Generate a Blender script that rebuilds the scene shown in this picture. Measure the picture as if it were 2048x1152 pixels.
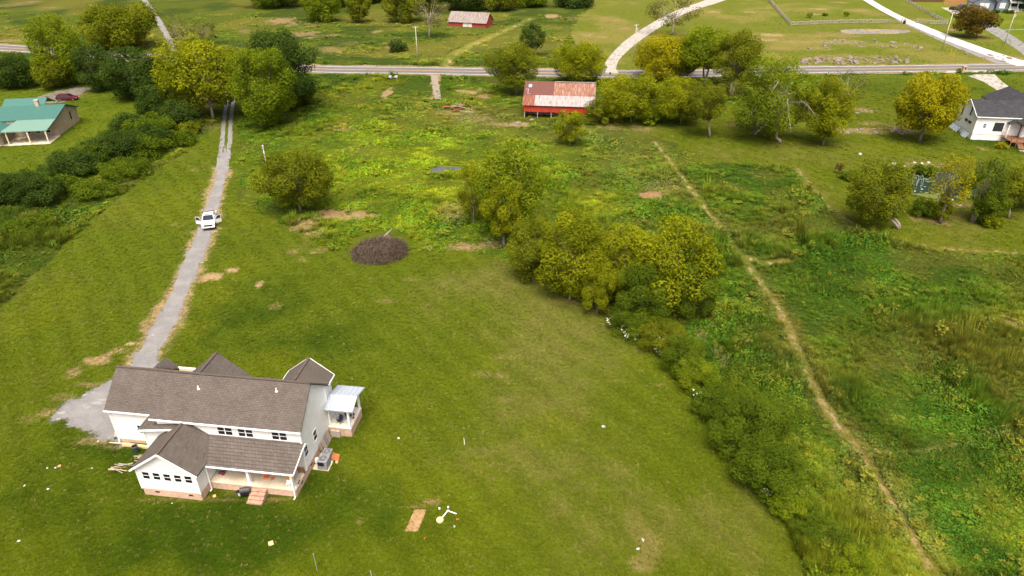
import bpy, math, random
import numpy as np
from mathutils import Vector, Matrix

for _o in list(bpy.data.objects):
    bpy.data.objects.remove(_o, do_unlink=True)
SC = bpy.context.scene
COL = SC.collection
R = math.radians

# ------------------------------------------------------------------ camera, sky, sun, exposure
CAM_H, PITCH, FPX = 47.0, R(30.0), 1365.333     # drone height (m), downward pitch, focal length in photo pixels (2048 wide)
cam_d = bpy.data.cameras.new('camera')
cam_d.lens = 24.0
cam_d.sensor_width = 36.0
cam_d.sensor_fit = 'HORIZONTAL'
cam_d.clip_end = 6000
cam_d.clip_start = 0.5
cam = bpy.data.objects.new('camera', cam_d)
cam.location = (0, 0, CAM_H)
cam.rotation_euler = (R(90) - PITCH, 0, 0)
COL.objects.link(cam)
SC.camera = cam

SUN_EL, SUN_AZ = R(64), R(-178)    # azimuth measured from +Y (away from the camera) towards +X
world = bpy.data.worlds.new('World')
SC.world = world
world.use_nodes = True
wn = world.node_tree
bg = wn.nodes['Background']
sky = wn.nodes.new('ShaderNodeTexSky')
sky.sky_type = 'NISHITA'
sky.sun_disc = False
sky.sun_elevation = SUN_EL
sky.sun_rotation = SUN_AZ
sky.air_density = 0.35
sky.dust_density = 9.0
sky.ozone_density = 0.6
wn.links.new(sky.outputs['Color'], bg.inputs['Color'])
bg.inputs['Strength'].default_value = 0.15

sun_d = bpy.data.lights.new('sun', 'SUN')
sun_d.energy = 1.3
sun_d.angle = R(40)
sun_d.color = (1.0, 0.92, 0.76)
sun = bpy.data.objects.new('sun', sun_d)
sdir = Vector((math.sin(SUN_AZ) * math.cos(SUN_EL), math.cos(SUN_AZ) * math.cos(SUN_EL), math.sin(SUN_EL)))
sun.rotation_euler = sdir.to_track_quat('Z', 'Y').to_euler()
sun.location = (-60, 20, 120)
COL.objects.link(sun)

SC.view_settings.view_transform = 'Standard'
SC.view_settings.look = 'None'
SC.view_settings.exposure = 1.0
SC.view_settings.gamma = 1.0
SC.view_settings.use_curve_mapping = False
SC.render.engine = 'CYCLES'
SC.cycles.use_denoising = True
SC.cycles.max_bounces = 6
SC.cycles.diffuse_bounces = 3
SC.cycles.transparent_max_bounces = 6

# ------------------------------------------------------------------ survey helpers: where a point of the photo stands on the ground
_c, _s = math.cos(PITCH), math.sin(PITCH)


def at(u, v, z=0.0):
    d = ((u - 1024), FPX * _c - (v - 576) * _s, -FPX * _s - (v - 576) * _c)
    t = (z - CAM_H) / d[2]
    return Vector((t * d[0], t * d[1], z))


def height_at(P, v):
    """height above the ground of a point over P that stands at image row v"""
    dy = FPX * _c - (v - 576) * _s
    dz = -FPX * _s - (v - 576) * _c
    return CAM_H + P.y / dy * dz


def ppm(P):
    """photo pixels per metre at P"""
    return FPX / (P.y * _c - (P.z - CAM_H) * _s)


def proj_u(P):
    return 1024 + P.x * ppm(P)


# ------------------------------------------------------------------ noise
_rng = np.random.RandomState(7)
_TAB = _rng.rand(257, 257)
_TAB[256] = _TAB[0]
_TAB[:, 256] = _TAB[:, 0]


def vnoise(x, y):
    xi = np.floor(x).astype(int)
    yi = np.floor(y).astype(int)
    fx, fy = x - xi, y - yi
    fx = fx * fx * (3 - 2 * fx)
    fy = fy * fy * (3 - 2 * fy)
    xi &= 255
    yi &= 255
    a, b = _TAB[xi, yi], _TAB[xi + 1, yi]
    c, d = _TAB[xi, yi + 1], _TAB[xi + 1, yi + 1]
    return (a * (1 - fx) + b * fx) * (1 - fy) + (c * (1 - fx) + d * fx) * fy


def fbm(x, y, scale, octs=4, seed=0.0):
    v, amp, tot = 0, 1.0, 0
    k = 1.0 / scale
    for o in range(octs):
        v = v + amp * vnoise(x * k + seed * 17.3 + o * 31.7, y * k + seed * 5.1 + o * 11.9)
        tot += amp
        amp *= 0.5
        k *= 2.03
    return v / tot


def sstep(a, b, t):
    t = np.clip((t - a) / (b - a), 0, 1)
    return t * t * (3 - 2 * t)


def inpoly(x, y, poly):
    r = np.zeros(x.shape, bool)
    n = len(poly)
    for i in range(n):
        x0, y0 = poly[i]
        x1, y1 = poly[(i + 1) % n]
        if y0 == y1:
            continue
        c = (y0 > y) != (y1 > y)
        r ^= c & (x < (x1 - x0) * (y - y0) / (y1 - y0) + x0)
    return r


def linedist(x, y, pts):
    best = np.full(x.shape, 1e9)
    for (x0, y0), (x1, y1) in zip(pts[:-1], pts[1:]):
        dx, dy = x1 - x0, y1 - y0
        t = np.clip(((x - x0) * dx + (y - y0) * dy) / (dx * dx + dy * dy + 1e-9), 0, 1)
        best = np.minimum(best, np.hypot(x - x0 - t * dx, y - y0 - t * dy))
    return best


def px(pts):
    return [tuple(at(u, v)[:2]) for u, v in pts]


# ------------------------------------------------------------------ mesh builder, objects
class MB:
    def __init__(s):
        s.v, s.f = [], []

    def poly(s, pts):
        n = len(s.v)
        s.v += [tuple(p) for p in pts]
        s.f.append(tuple(range(n, n + len(pts))))
        return s

    def box(s, x0, y0, z0, x1, y1, z1):
        n = len(s.v)
        s.v += [(x0, y0, z0), (x1, y0, z0), (x1, y1, z0), (x0, y1, z0), (x0, y0, z1), (x1, y0, z1), (x1, y1, z1), (x0, y1, z1)]
        for f in ((3, 2, 1, 0), (4, 5, 6, 7), (0, 1, 5, 4), (1, 2, 6, 5), (2, 3, 7, 6), (3, 0, 4, 7)):
            s.f.append(tuple(n + i for i in f))
        return s

    def rbox(s, c, size, rz=0.0, rx=0.0, ry=0.0):
        m = Matrix.Translation(c) @ Matrix.Rotation(rz, 4, 'Z') @ Matrix.Rotation(ry, 4, 'Y') @ Matrix.Rotation(rx, 4, 'X')
        n = len(s.v)
        h = [a / 2 for a in size]
        s.box(-h[0], -h[1], -h[2], h[0], h[1], h[2])
        for i in range(n, n + 8):
            s.v[i] = tuple(m @ Vector(s.v[i]))
        return s

    def prism(s, prof, a, b, axis='x'):
        """extrude a closed profile; axis x: profile is (y,z); y: (x,z); z: (x,y)"""
        def P(p, t):
            return (t, p[0], p[1]) if axis == 'x' else (p[0], t, p[1]) if axis == 'y' else (p[0], p[1], t)
        n, k = len(s.v), len(prof)
        s.v += [P(p, a) for p in prof] + [P(p, b) for p in prof]
        s.f.append(tuple(range(n + k - 1, n - 1, -1)))
        s.f.append(tuple(range(n + k, n + 2 * k)))
        for i in range(k):
            j = (i + 1) % k
            s.f.append((n + i, n + j, n + k + j, n + k + i))
        return s

    def slab(s, pts, th):
        """a flat plate: the polygon pts is its top, th its thickness downwards"""
        n, k = len(s.v), len(pts)
        s.v += [tuple(p) for p in pts] + [(p[0], p[1], p[2] - th) for p in pts]
        s.f.append(tuple(range(n, n + k)))
        s.f.append(tuple(range(n + 2 * k - 1, n + k - 1, -1)))
        for i in range(k):
            j = (i + 1) % k
            s.f.append((n + i, n + k + i, n + k + j, n + j))
        return s

    def tube(s, pts, rad, n=6, cap=True):
        pts = [Vector(p) for p in pts]
        if not isinstance(rad, (list, tuple)):
            rad = [rad] * len(pts)
        base = len(s.v)
        for i, p in enumerate(pts):
            d = (pts[min(i + 1, len(pts) - 1)] - pts[max(i - 1, 0)])
            if d.length < 1e-9:
                d = Vector((0, 0, 1))
            d.normalize()
            a = d.cross(Vector((0, 0, 1)) if abs(d.z) < 0.9 else Vector((1, 0, 0))).normalized()
            b = d.cross(a)
            for k in range(n):
                t = 2 * math.pi * k / n
                s.v.append(tuple(p + (a * math.cos(t) + b * math.sin(t)) * rad[i]))
        for i in range(len(pts) - 1):
            for k in range(n):
                k2 = (k + 1) % n
                o = base + i * n
                s.f.append((o + k, o + k2, o + n + k2, o + n + k))
        if cap:
            s.f.append(tuple(base + k for k in range(n - 1, -1, -1)))
            s.f.append(tuple(base + (len(pts) - 1) * n + k for k in range(n)))
        return s

    def beam(s, p0, p1, w, h=None):
        """square bar from p0 to p1"""
        h = h or w
        p0, p1 = Vector(p0), Vector(p1)
        d = (p1 - p0).normalized()
        a = d.cross(Vector((0, 0, 1)) if abs(d.z) < 0.95 else Vector((0, 1, 0))).normalized()
        b = a.cross(d)
        n = len(s.v)
        for p in (p0, p1):
            for sa, sb in ((-1, -1), (1, -1), (1, 1), (-1, 1)):
                s.v.append(tuple(p + a * sa * w / 2 + b * sb * h / 2))
        for f in ((3, 2, 1, 0), (4, 5, 6, 7), (0, 1, 5, 4), (1, 2, 6, 5), (2, 3, 7, 6), (3, 0, 4, 7)):
            s.f.append(tuple(n + i for i in f))
        return s

    def blob(s, c, r, seed=0, rough=0.25, sub=2):
        """an irregular lump"""
        rg = random.Random(seed)
        import bmesh
        bm = bmesh.new()
        bmesh.ops.create_icosphere(bm, subdivisions=sub, radius=1)
        n = len(s.v)
        off = rg.random() * 100
        for v in bm.verts:
            p = v.co
            k = 1 + rough * (2 * float(vnoise(np.array([p.x * 1.6 + off + p.z]), np.array([p.y * 1.6 + off - p.z * .7]))[0]) - 1) * 1.6 + rg.uniform(-rough, rough) * .25
            s.v.append((c[0] + p.x * r[0] * k, c[1] + p.y * r[1] * k, c[2] + p.z * r[2] * k))
        for f in bm.faces:
            s.f.append(tuple(n + v.index for v in f.verts))
        bm.free()
        return s

    def mesh(s, name):
        me = bpy.data.meshes.new(name)
        me.from_pydata(s.v, [], s.f)
        me.update()
        return me

    def build(s, name, mat=None, parent=None, smooth=False, bevel=0.0):
        me = s.mesh(name)
        if mat:
            me.materials.append(mat)
        if smooth:
            for p in me.polygons:
                p.use_smooth = True
        o = bpy.data.objects.new(name, me)
        COL.objects.link(o)
        if parent:
            o.parent = parent
        if bevel:
            b = o.modifiers.new('bevel', 'BEVEL')
            b.width = bevel
            b.segments = 2
            b.limit_method = 'ANGLE'
        return o


def tag(o, label=None, cat=None, group=None, kind=None):
    if label:
        o['label'] = label
    if cat:
        o['category'] = cat
    if group:
        o['group'] = group
    if kind:
        o['kind'] = kind
    return o


def thing(name, label, cat, loc=(0, 0, 0), rz=0.0, group=None):
    o = bpy.data.objects.new(name, None)
    o.empty_display_size = 0.3
    COL.objects.link(o)
    o.location = loc
    o.rotation_euler = (0, 0, rz)
    return tag(o, label, cat, group)


def linked(name, me, parent=None, loc=(0, 0, 0), rot=(0, 0, 0), scale=(1, 1, 1)):
    o = bpy.data.objects.new(name, me)
    COL.objects.link(o)
    if parent:
        o.parent = parent
    o.location = loc
    o.rotation_euler = rot
    o.scale = scale
    return o


# ------------------------------------------------------------------ materials
def new_mat(name):
    m = bpy.data.materials.new(name)
    m.use_nodes = True
    nt = m.node_tree
    return m, nt, nt.nodes['Principled BSDF']


def node(nt, kind, **kw):
    n = nt.nodes.new(kind)
    for k, v in kw.items():
        setattr(n, k, v)
    return n


def mix_rgb(nt, fac, a, b, mode='MIX'):
    n = nt.nodes.new('ShaderNodeMix')
    n.data_type = 'RGBA'
    n.blend_type = mode
    for val, i in ((fac, 0), (a, 6), (b, 7)):
        if isinstance(val, (int, float)):
            n.inputs[i].default_value = val
        elif isinstance(val, (tuple, list)):
            n.inputs[i].default_value = (*val[:3], 1)
        else:
            nt.links.new(val, n.inputs[i])
    return n.outputs[2]


def noise_out(nt, vec, scale, detail=4, rough=0.55, lo=0.3, hi=0.7):
    n = node(nt, 'ShaderNodeTexNoise')
    n.inputs['Scale'].default_value = scale
    n.inputs['Detail'].default_value = detail
    n.inputs['Roughness'].default_value = rough
    nt.links.new(vec, n.inputs['Vector'])
    r = node(nt, 'ShaderNodeMapRange')
    r.inputs[1].default_value = lo
    r.inputs[2].default_value = hi
    nt.links.new(n.outputs['Fac'], r.inputs[0])
    return r.outputs[0]


def coords(nt, which='Object', scale=None):
    t = node(nt, 'ShaderNodeTexCoord')
    o = t.outputs[which]
    if scale:
        mp = node(nt, 'ShaderNodeMapping')
        mp.inputs['Scale'].default_value = scale
        nt.links.new(o, mp.inputs['Vector'])
        o = mp.outputs['Vector']
    return o


def bump(nt, bsdf, h, strength, dist):
    b = node(nt, 'ShaderNodeBump')
    b.inputs['Strength'].default_value = strength
    b.inputs['Distance'].default_value = dist
    nt.links.new(h, b.inputs['Height'])
    nt.links.new(b.outputs['Normal'], bsdf.inputs['Normal'])


def M(name, col, rough=0.75, var=0.15, scale=3.0, col2=None, scale2=0.6, spec=0.3, metal=0.0, bmp=0.0, bscale=20, stretch=None):
    m, nt, b = new_mat(name)
    vec = coords(nt, 'Object', stretch)
    a = tuple(c * (1 - var) for c in col)
    d = tuple(min(1, c * (1 + var)) for c in col)
    c = mix_rgb(nt, noise_out(nt, vec, scale), a, d)
    if col2:
        c = mix_rgb(nt, noise_out(nt, vec, scale2, 5, 0.6, 0.45, 0.62), c, col2)
    nt.links.new(c, b.inputs['Base Color'])
    b.inputs['Roughness'].default_value = rough
    b.inputs['Specular IOR Level'].default_value = spec
    b.inputs['Metallic'].default_value = metal
    if bmp:
        bump(nt, b, noise_out(nt, vec, bscale), bmp, 0.03)
    return m


def brick_mat(name, c1, c2, mortar, bw, bh, zscale=1.0, msize=0.02, var=0.25, rough=0.85, dirt=None):
    """coursed pattern running along x+y with courses up z (bricks of a foundation, shingles of a roof)"""
    m, nt, b = new_mat(name)
    t = node(nt, 'ShaderNodeTexCoord')
    sp = node(nt, 'ShaderNodeSeparateXYZ')
    nt.links.new(t.outputs['Object'], sp.inputs[0])
    ad = node(nt, 'ShaderNodeMath', operation='ADD')
    nt.links.new(sp.outputs['X'], ad.inputs[0])
    nt.links.new(sp.outputs['Y'], ad.inputs[1])
    mz = node(nt, 'ShaderNodeMath', operation='MULTIPLY')
    nt.links.new(sp.outputs['Z'], mz.inputs[0])
    mz.inputs[1].default_value = zscale
    cb = node(nt, 'ShaderNodeCombineXYZ')
    nt.links.new(ad.outputs[0], cb.inputs['X'])
    nt.links.new(mz.outputs[0], cb.inputs['Y'])
    br = node(nt, 'ShaderNodeTexBrick')
    br.inputs['Color1'].default_value = (*c1, 1)
    br.inputs['Color2'].default_value = (*c2, 1)
    br.inputs['Mortar'].default_value = (*mortar, 1)
    br.inputs['Scale'].default_value = 1.0
    br.inputs['Mortar Size'].default_value = msize
    br.inputs['Brick Width'].default_value = bw
    br.inputs['Row Height'].default_value = bh
    nt.links.new(cb.outputs[0], br.inputs['Vector'])
    n1 = noise_out(nt, t.outputs['Object'], 9, 4, .6)
    c = mix_rgb(nt, n1, tuple(1 - var for _ in c1), tuple(1 + var for _ in c1))
    c = mix_rgb(nt, 1.0, br.outputs['Color'], c, 'MULTIPLY')
    n2 = noise_out(nt, t.outputs['Object'], 0.7, 4, .6)
    c2_ = mix_rgb(nt, n2, (0.86, 0.86, 0.86), (1.1, 1.1, 1.1))
    c = mix_rgb(nt, 1.0, c, c2_, 'MULTIPLY')
    if dirt:
        c = mix_rgb(nt, noise_out(nt, t.outputs['Object'], 1.6, 5, .65, .52, .75), c, dirt)
    nt.links.new(c, b.inputs['Base Color'])
    b.inputs['Roughness'].default_value = rough
    b.inputs['Specular IOR Level'].default_value = 0.2
    bump(nt, b, br.outputs['Fac'], -0.35, 0.02)
    return m


def siding_mat(name, col, pitch=0.18, var=0.05, vertical=False):
    """painted lap siding: fine ridges each pitch metres"""
    m, nt, b = new_mat(name)
    t = node(nt, 'ShaderNodeTexCoord')
    sp = node(nt, 'ShaderNodeSeparateXYZ')
    nt.links.new(t.outputs['Object'], sp.inputs[0])
    src = sp.outputs['Z']
    if vertical:
        ad = node(nt, 'ShaderNodeMath', operation='ADD')
        nt.links.new(sp.outputs['X'], ad.inputs[0])
        nt.links.new(sp.outputs['Y'], ad.inputs[1])
        src = ad.outputs[0]
    mu = node(nt, 'ShaderNodeMath', operation='MULTIPLY')
    nt.links.new(src, mu.inputs[0])
    mu.inputs[1].default_value = 1 / pitch
    fr = node(nt, 'ShaderNodeMath', operation='FRACT')
    nt.links.new(mu.outputs[0], fr.inputs[0])
    n = noise_out(nt, t.outputs['Object'], 1.2, 5, .6)
    c = mix_rgb(nt, n, tuple(x * (1 - var) for x in col), tuple(min(.95, x * (1 + var)) for x in col))
    nt.links.new(c, b.inputs['Base Color'])
    b.inputs['Roughness'].default_value = 0.6
    b.inputs['Specular IOR Level'].default_value = 0.25
    bump(nt, b, fr.outputs[0], 0.5, 0.03)
    return m


def seam_mat(name, col, pitch=0.45, rough=0.35, metal=0.3, var=0.06, axis='X', rust=None, rustlo=.45, rusthi=.6):
    """ribbed sheet metal with ribs each pitch metres along the object's x axis"""
    m, nt, b = new_mat(name)
    t = node(nt, 'ShaderNodeTexCoord')
    sp = node(nt, 'ShaderNodeSeparateXYZ')
    nt.links.new(t.outputs['Object'], sp.inputs[0])
    mu = node(nt, 'ShaderNodeMath', operation='MULTIPLY')
    nt.links.new(sp.outputs[axis], mu.inputs[0])
    mu.inputs[1].default_value = 2 * math.pi / pitch
    si = node(nt, 'ShaderNodeMath', operation='SINE')
    nt.links.new(mu.outputs[0], si.inputs[0])
    mpp = node(nt, 'ShaderNodeMapping')
    mpp.inputs['Scale'].default_value = (3.0, 0.5, 0.5) if axis == 'X' else (0.5, 3.0, 0.5)
    nt.links.new(t.outputs['Object'], mpp.inputs['Vector'])
    n = noise_out(nt, mpp.outputs[0], 1.3, 5, .65)
    c = mix_rgb(nt, n, tuple(x * (1 - var) for x in col), tuple(min(.95, x * (1 + var)) for x in col))
    if rust:
        n2 = noise_out(nt, mpp.outputs[0], 1.0, 8, .7, rustlo, rusthi)
        c = mix_rgb(nt, n2, c, rust)
        n3 = noise_out(nt, t.outputs['Object'], 3.0, 6, .7, .62, .72)
        c = mix_rgb(nt, n3, c, tuple(x * .55 for x in rust))
    nt.links.new(c, b.inputs['Base Color'])
    b.inputs['Roughness'].default_value = rough
    b.inputs['Metallic'].default_value = metal
    bump(nt, b, si.outputs[0], 0.3, 0.02)
    return m


def leaf_mat(name, dark, light, trans=0.4):
    m = bpy.data.materials.new(name)
    m.use_nodes = True
    nt = m.node_tree
    nt.nodes.clear()
    out = node(nt, 'ShaderNodeOutputMaterial')
    a = node(nt, 'ShaderNodeAttribute', attribute_name='tint')
    c = mix_rgb(nt, a.outputs['Fac'], dark, light)
    d = node(nt, 'ShaderNodeBsdfDiffuse')
    tr = node(nt, 'ShaderNodeBsdfTranslucent')
    mx = node(nt, 'ShaderNodeMixShader')
    mx.inputs[0].default_value = trans
    nt.links.new(c, d.inputs['Color'])
    c2 = mix_rgb(nt, 1.0, c, (1.15, 1.1, 0.6), 'MULTIPLY')
    nt.links.new(c2, tr.inputs['Color'])
    nt.links.new(d.outputs[0], mx.inputs[1])
    nt.links.new(tr.outputs[0], mx.inputs[2])
    nt.links.new(mx.outputs[0], out.inputs['Surface'])
    return m


def inst_mat(name):
    """foliage of scattered plants: colour comes with each plant"""
    m = bpy.data.materials.new(name)
    m.use_nodes = True
    nt = m.node_tree
    nt.nodes.clear()
    out = node(nt, 'ShaderNodeOutputMaterial')
    a = node(nt, 'ShaderNodeAttribute', attribute_name='plantcol')
    a.attribute_type = 'INSTANCER'
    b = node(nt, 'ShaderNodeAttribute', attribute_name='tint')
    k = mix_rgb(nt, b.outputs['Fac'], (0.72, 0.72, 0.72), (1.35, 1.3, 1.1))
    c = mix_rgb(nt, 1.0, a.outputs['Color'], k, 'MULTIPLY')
    d = node(nt, 'ShaderNodeBsdfDiffuse')
    tr = node(nt, 'ShaderNodeBsdfTranslucent')
    mx = node(nt, 'ShaderNodeMixShader')
    mx.inputs[0].default_value = 0.25
    nt.links.new(c, d.inputs['Color'])
    nt.links.new(c, tr.inputs['Color'])
    nt.links.new(d.outputs[0], mx.inputs[1])
    nt.links.new(tr.outputs[0], mx.inputs[2])
    nt.links.new(mx.outputs[0], out.inputs['Surface'])
    return m


PAL = {
    'yellow': leaf_mat('leaves_yellow', (0.092, 0.118, 0.005), (0.32, 0.345, 0.012)),
    'gold': leaf_mat('leaves_gold', (0.135, 0.140, 0.005), (0.43, 0.40, 0.012)),
    'olive': leaf_mat('leaves_olive', (0.072, 0.098, 0.007), (0.235, 0.26, 0.014)),
    'green': leaf_mat('leaves_green', (0.045, 0.082, 0.006), (0.155, 0.215, 0.014)),
    'dark': leaf_mat('leaves_dark', (0.024, 0.050, 0.009), (0.082, 0.130, 0.020)),
    'bright': leaf_mat('leaves_bright', (0.070, 0.120, 0.006), (0.25, 0.31, 0.014)),
    'pale': leaf_mat('leaves_pale', (0.055, 0.065, 0.015), (0.19, 0.19, 0.045)),
    'brown': leaf_mat('leaves_brown', (0.055, 0.045, 0.008), (0.19, 0.13, 0.02)),
    'plum': leaf_mat('leaves_plum', (0.05, 0.015, 0.012), (0.14, 0.05, 0.03)),
}
BARK = M('bark_grey', (0.16, 0.135, 0.10), 0.9, 0.35, 6, bmp=.5)
BARK_PALE = M('bark_pale', (0.30, 0.26, 0.20), 0.9, 0.3, 5, bmp=.4)
WHITE = siding_mat('white_siding', (0.86, 0.86, 0.83))
TRIM = M('white_trim', (0.84, 0.84, 0.82), 0.5, 0.04)
GLASS = M('dark_window_glass', (0.012, 0.014, 0.022), 0.08, 0.3, 1.0, spec=0.5)
SHINGLE = brick_mat('brown_shingle', (0.090, 0.077, 0.066), (0.118, 0.101, 0.087), (0.063, 0.053, 0.045), 0.34, 0.13, 1.3, 0.016, .2)
SHINGLE_DK = brick_mat('charcoal_shingle', (0.030, 0.031, 0.035), (0.055, 0.056, 0.062), (0.018, 0.018, 0.02), 0.45, 0.18, 1.4, 0.02)
BRICK = brick_mat('tan_red_brick', (0.46, 0.27, 0.18), (0.58, 0.37, 0.26), (0.55, 0.45, 0.36), 0.23, 0.085, 1.0, 0.012)
CONC = M('porch_concrete', (0.60, 0.53, 0.40), 0.85, 0.12, 2.0, col2=(0.47, 0.40, 0.29), scale2=.8)
WOOD = M('raw_timber', (0.50, 0.38, 0.22), 0.8, 0.25, 4, stretch=(1, 6, 6))
GREYWOOD = M('weathered_timber', (0.30, 0.27, 0.22), 0.9, 0.3, 4)
BLACK = M('black_metal', (0.015, 0.015, 0.016), 0.45, 0.3)
GREYM = M('grey_painted_metal', (0.36, 0.37, 0.38), 0.5, 0.1)
RUBBER = M('tyre_rubber', (0.02, 0.02, 0.02), 0.85, 0.3)
ROCKM = M('pale_limestone', (0.235, 0.20, 0.155), 0.95, 0.5, 1.2, col2=(0.085, 0.07, 0.05), scale2=1.2, bmp=.6, bscale=8)
WHITEROCK = M('white_rock', (0.50, 0.48, 0.44), 0.9, 0.2, 3, bmp=.4)

# ------------------------------------------------------------------ survey of the land: mown and rough ground, tracks, roads (world metres)
LAWN = px([(0, 615), (50, 565), (140, 482), (240, 392), (345, 318), (385, 285), (420, 262), (440, 235), (447, 196), (478, 196), (472, 300), (478, 400),
           (520, 430), (570, 452), (640, 488), (700, 515), (760, 522), (830, 502), (930, 503), (1000, 513), (1060, 540), (1160, 594), (1230, 644),
           (1310, 694), (1370, 762), (1400, 822), (1450, 900), (1520, 990), (1580, 1070), (1640, 1180), (1640, 1300), (-300, 1300), (-300, 900)])
LAWN_W = px([(-400, 380), (0, 372), (60, 362), (110, 335), (170, 300), (235, 262), (285, 222), (320, 205), (285, 188), (200, 182), (130, 160), (0, 150), (-400, 130)])
MOWN_E = px([(1280, 258), (1345, 290), (1460, 328), (1590, 338), (1625, 370), (1650, 400), (1700, 440), (1760, 478), (1850, 497), (2050, 506), (2600, 525),
             (2600, 148), (1700, 150), (1640, 160), (1500, 200), (1440, 230), (1330, 250)])
MOWN_NE = px([(1205, 138), (1150, 105), (1140, 60), (1180, 14), (1190, -70), (2700, -70), (2700, 130), (2048, 127), (1500, 141)])
YARD_NE = px([(1893, 47), (1801, 0), (1790, -20), (2500, -20), (2500, 112), (2060, 116), (1960, 60)])
FIELD_N = px([(0, 80), (620, 122), (1000, 130), (1120, 100), (1150, 40), (1180, 0), (1180, -60), (-900, -60), (-900, 60)])
TRACK = px([(1310, 285), (1345, 330), (1400, 402), (1440, 455), (1480, 512), (1525, 572), (1560, 622), (1592, 690), (1620, 762), (1650, 815), (1690, 868), (1745, 945), (1790, 1015), (1830, 1082), (1880, 1165), (1930, 1250)])
TRACK_E = px([(1595, 338), (1622, 372), (1650, 405), (1690, 440), (1730, 465), (1790, 485), (1900, 498), (2060, 507)])
TRACK_F = px([(1490, 515), (1530, 528), (1575, 522)])
TRACK_S = px([(1690, 868), (1760, 905), (1840, 905), (1960, 880), (2060, 872)])
TRACK_N = px([(893, 130), (905, 112), (940, 92), (985, 72), (1030, 52), (1060, 38)])
ROAD_C = px([(-700, 50), (-300, 76), (0, 95), (75, 99.5), (300, 116), (480, 128), (620, 137.5), (835, 141), (1000, 144), (1250, 148), (1450, 145.5), (1600, 140), (1800, 137.5), (2048, 134), (2300, 130), (2700, 120)])
DRIVE = [(268, 760, 52), (290, 715, 52), (312, 680, 52), (330, 650, 49), (346, 615, 44), (363, 576, 38), (376, 545, 40), (386, 520, 42), (398, 490, 36), (409, 460, 32), (428, 400, 26), (443, 345, 22),
         (451, 290, 21), (455, 240, 19), (460, 200, 15), (462, 185, 13), (455, 160, 11), (430, 132, 9)]
DRIVE_C = px([(u, v) for u, v, w in DRIVE])
LANE_N = px([(352, 108), (345, 95), (338, 78), (325, 55), (310, 30), (298, 12), (285, -4), (262, -24), (225, -45)])
GATEWAY = px([(868, 150), (870, 165), (873, 178), (876, 198)])
DRIVE_HW = [max(.9, w / ppm(at(u, v)) / 2 * .93) for u, v, w in DRIVE]
APRON = px([(104, 832), (122, 815), (150, 798), (180, 782), (214, 768), (246, 742), (275, 716), (318, 712), (322, 735), (320, 770), (300, 800), (262, 890), (222, 886), (200, 872), (150, 856), (118, 845)])
POND = px([(1796, 352), (1815, 346), (1850, 341), (1890, 341), (1912, 347), (1935, 362), (1955, 378), (1958, 388), (1935, 396), (1900, 397), (1862, 395), (1826, 389), (1806, 376), (1796, 362)])
PUDDLE = px([(862, 337), (871, 333.5), (884, 332.5), (900, 334), (918, 333), (930, 336), (912, 340), (897, 340), (884, 343), (868, 342)])
PAD_NE = px([(1680, 60), (1720, 58), (1790, 59), (1822, 62), (1800, 67), (1740, 68), (1690, 67)])

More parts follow.
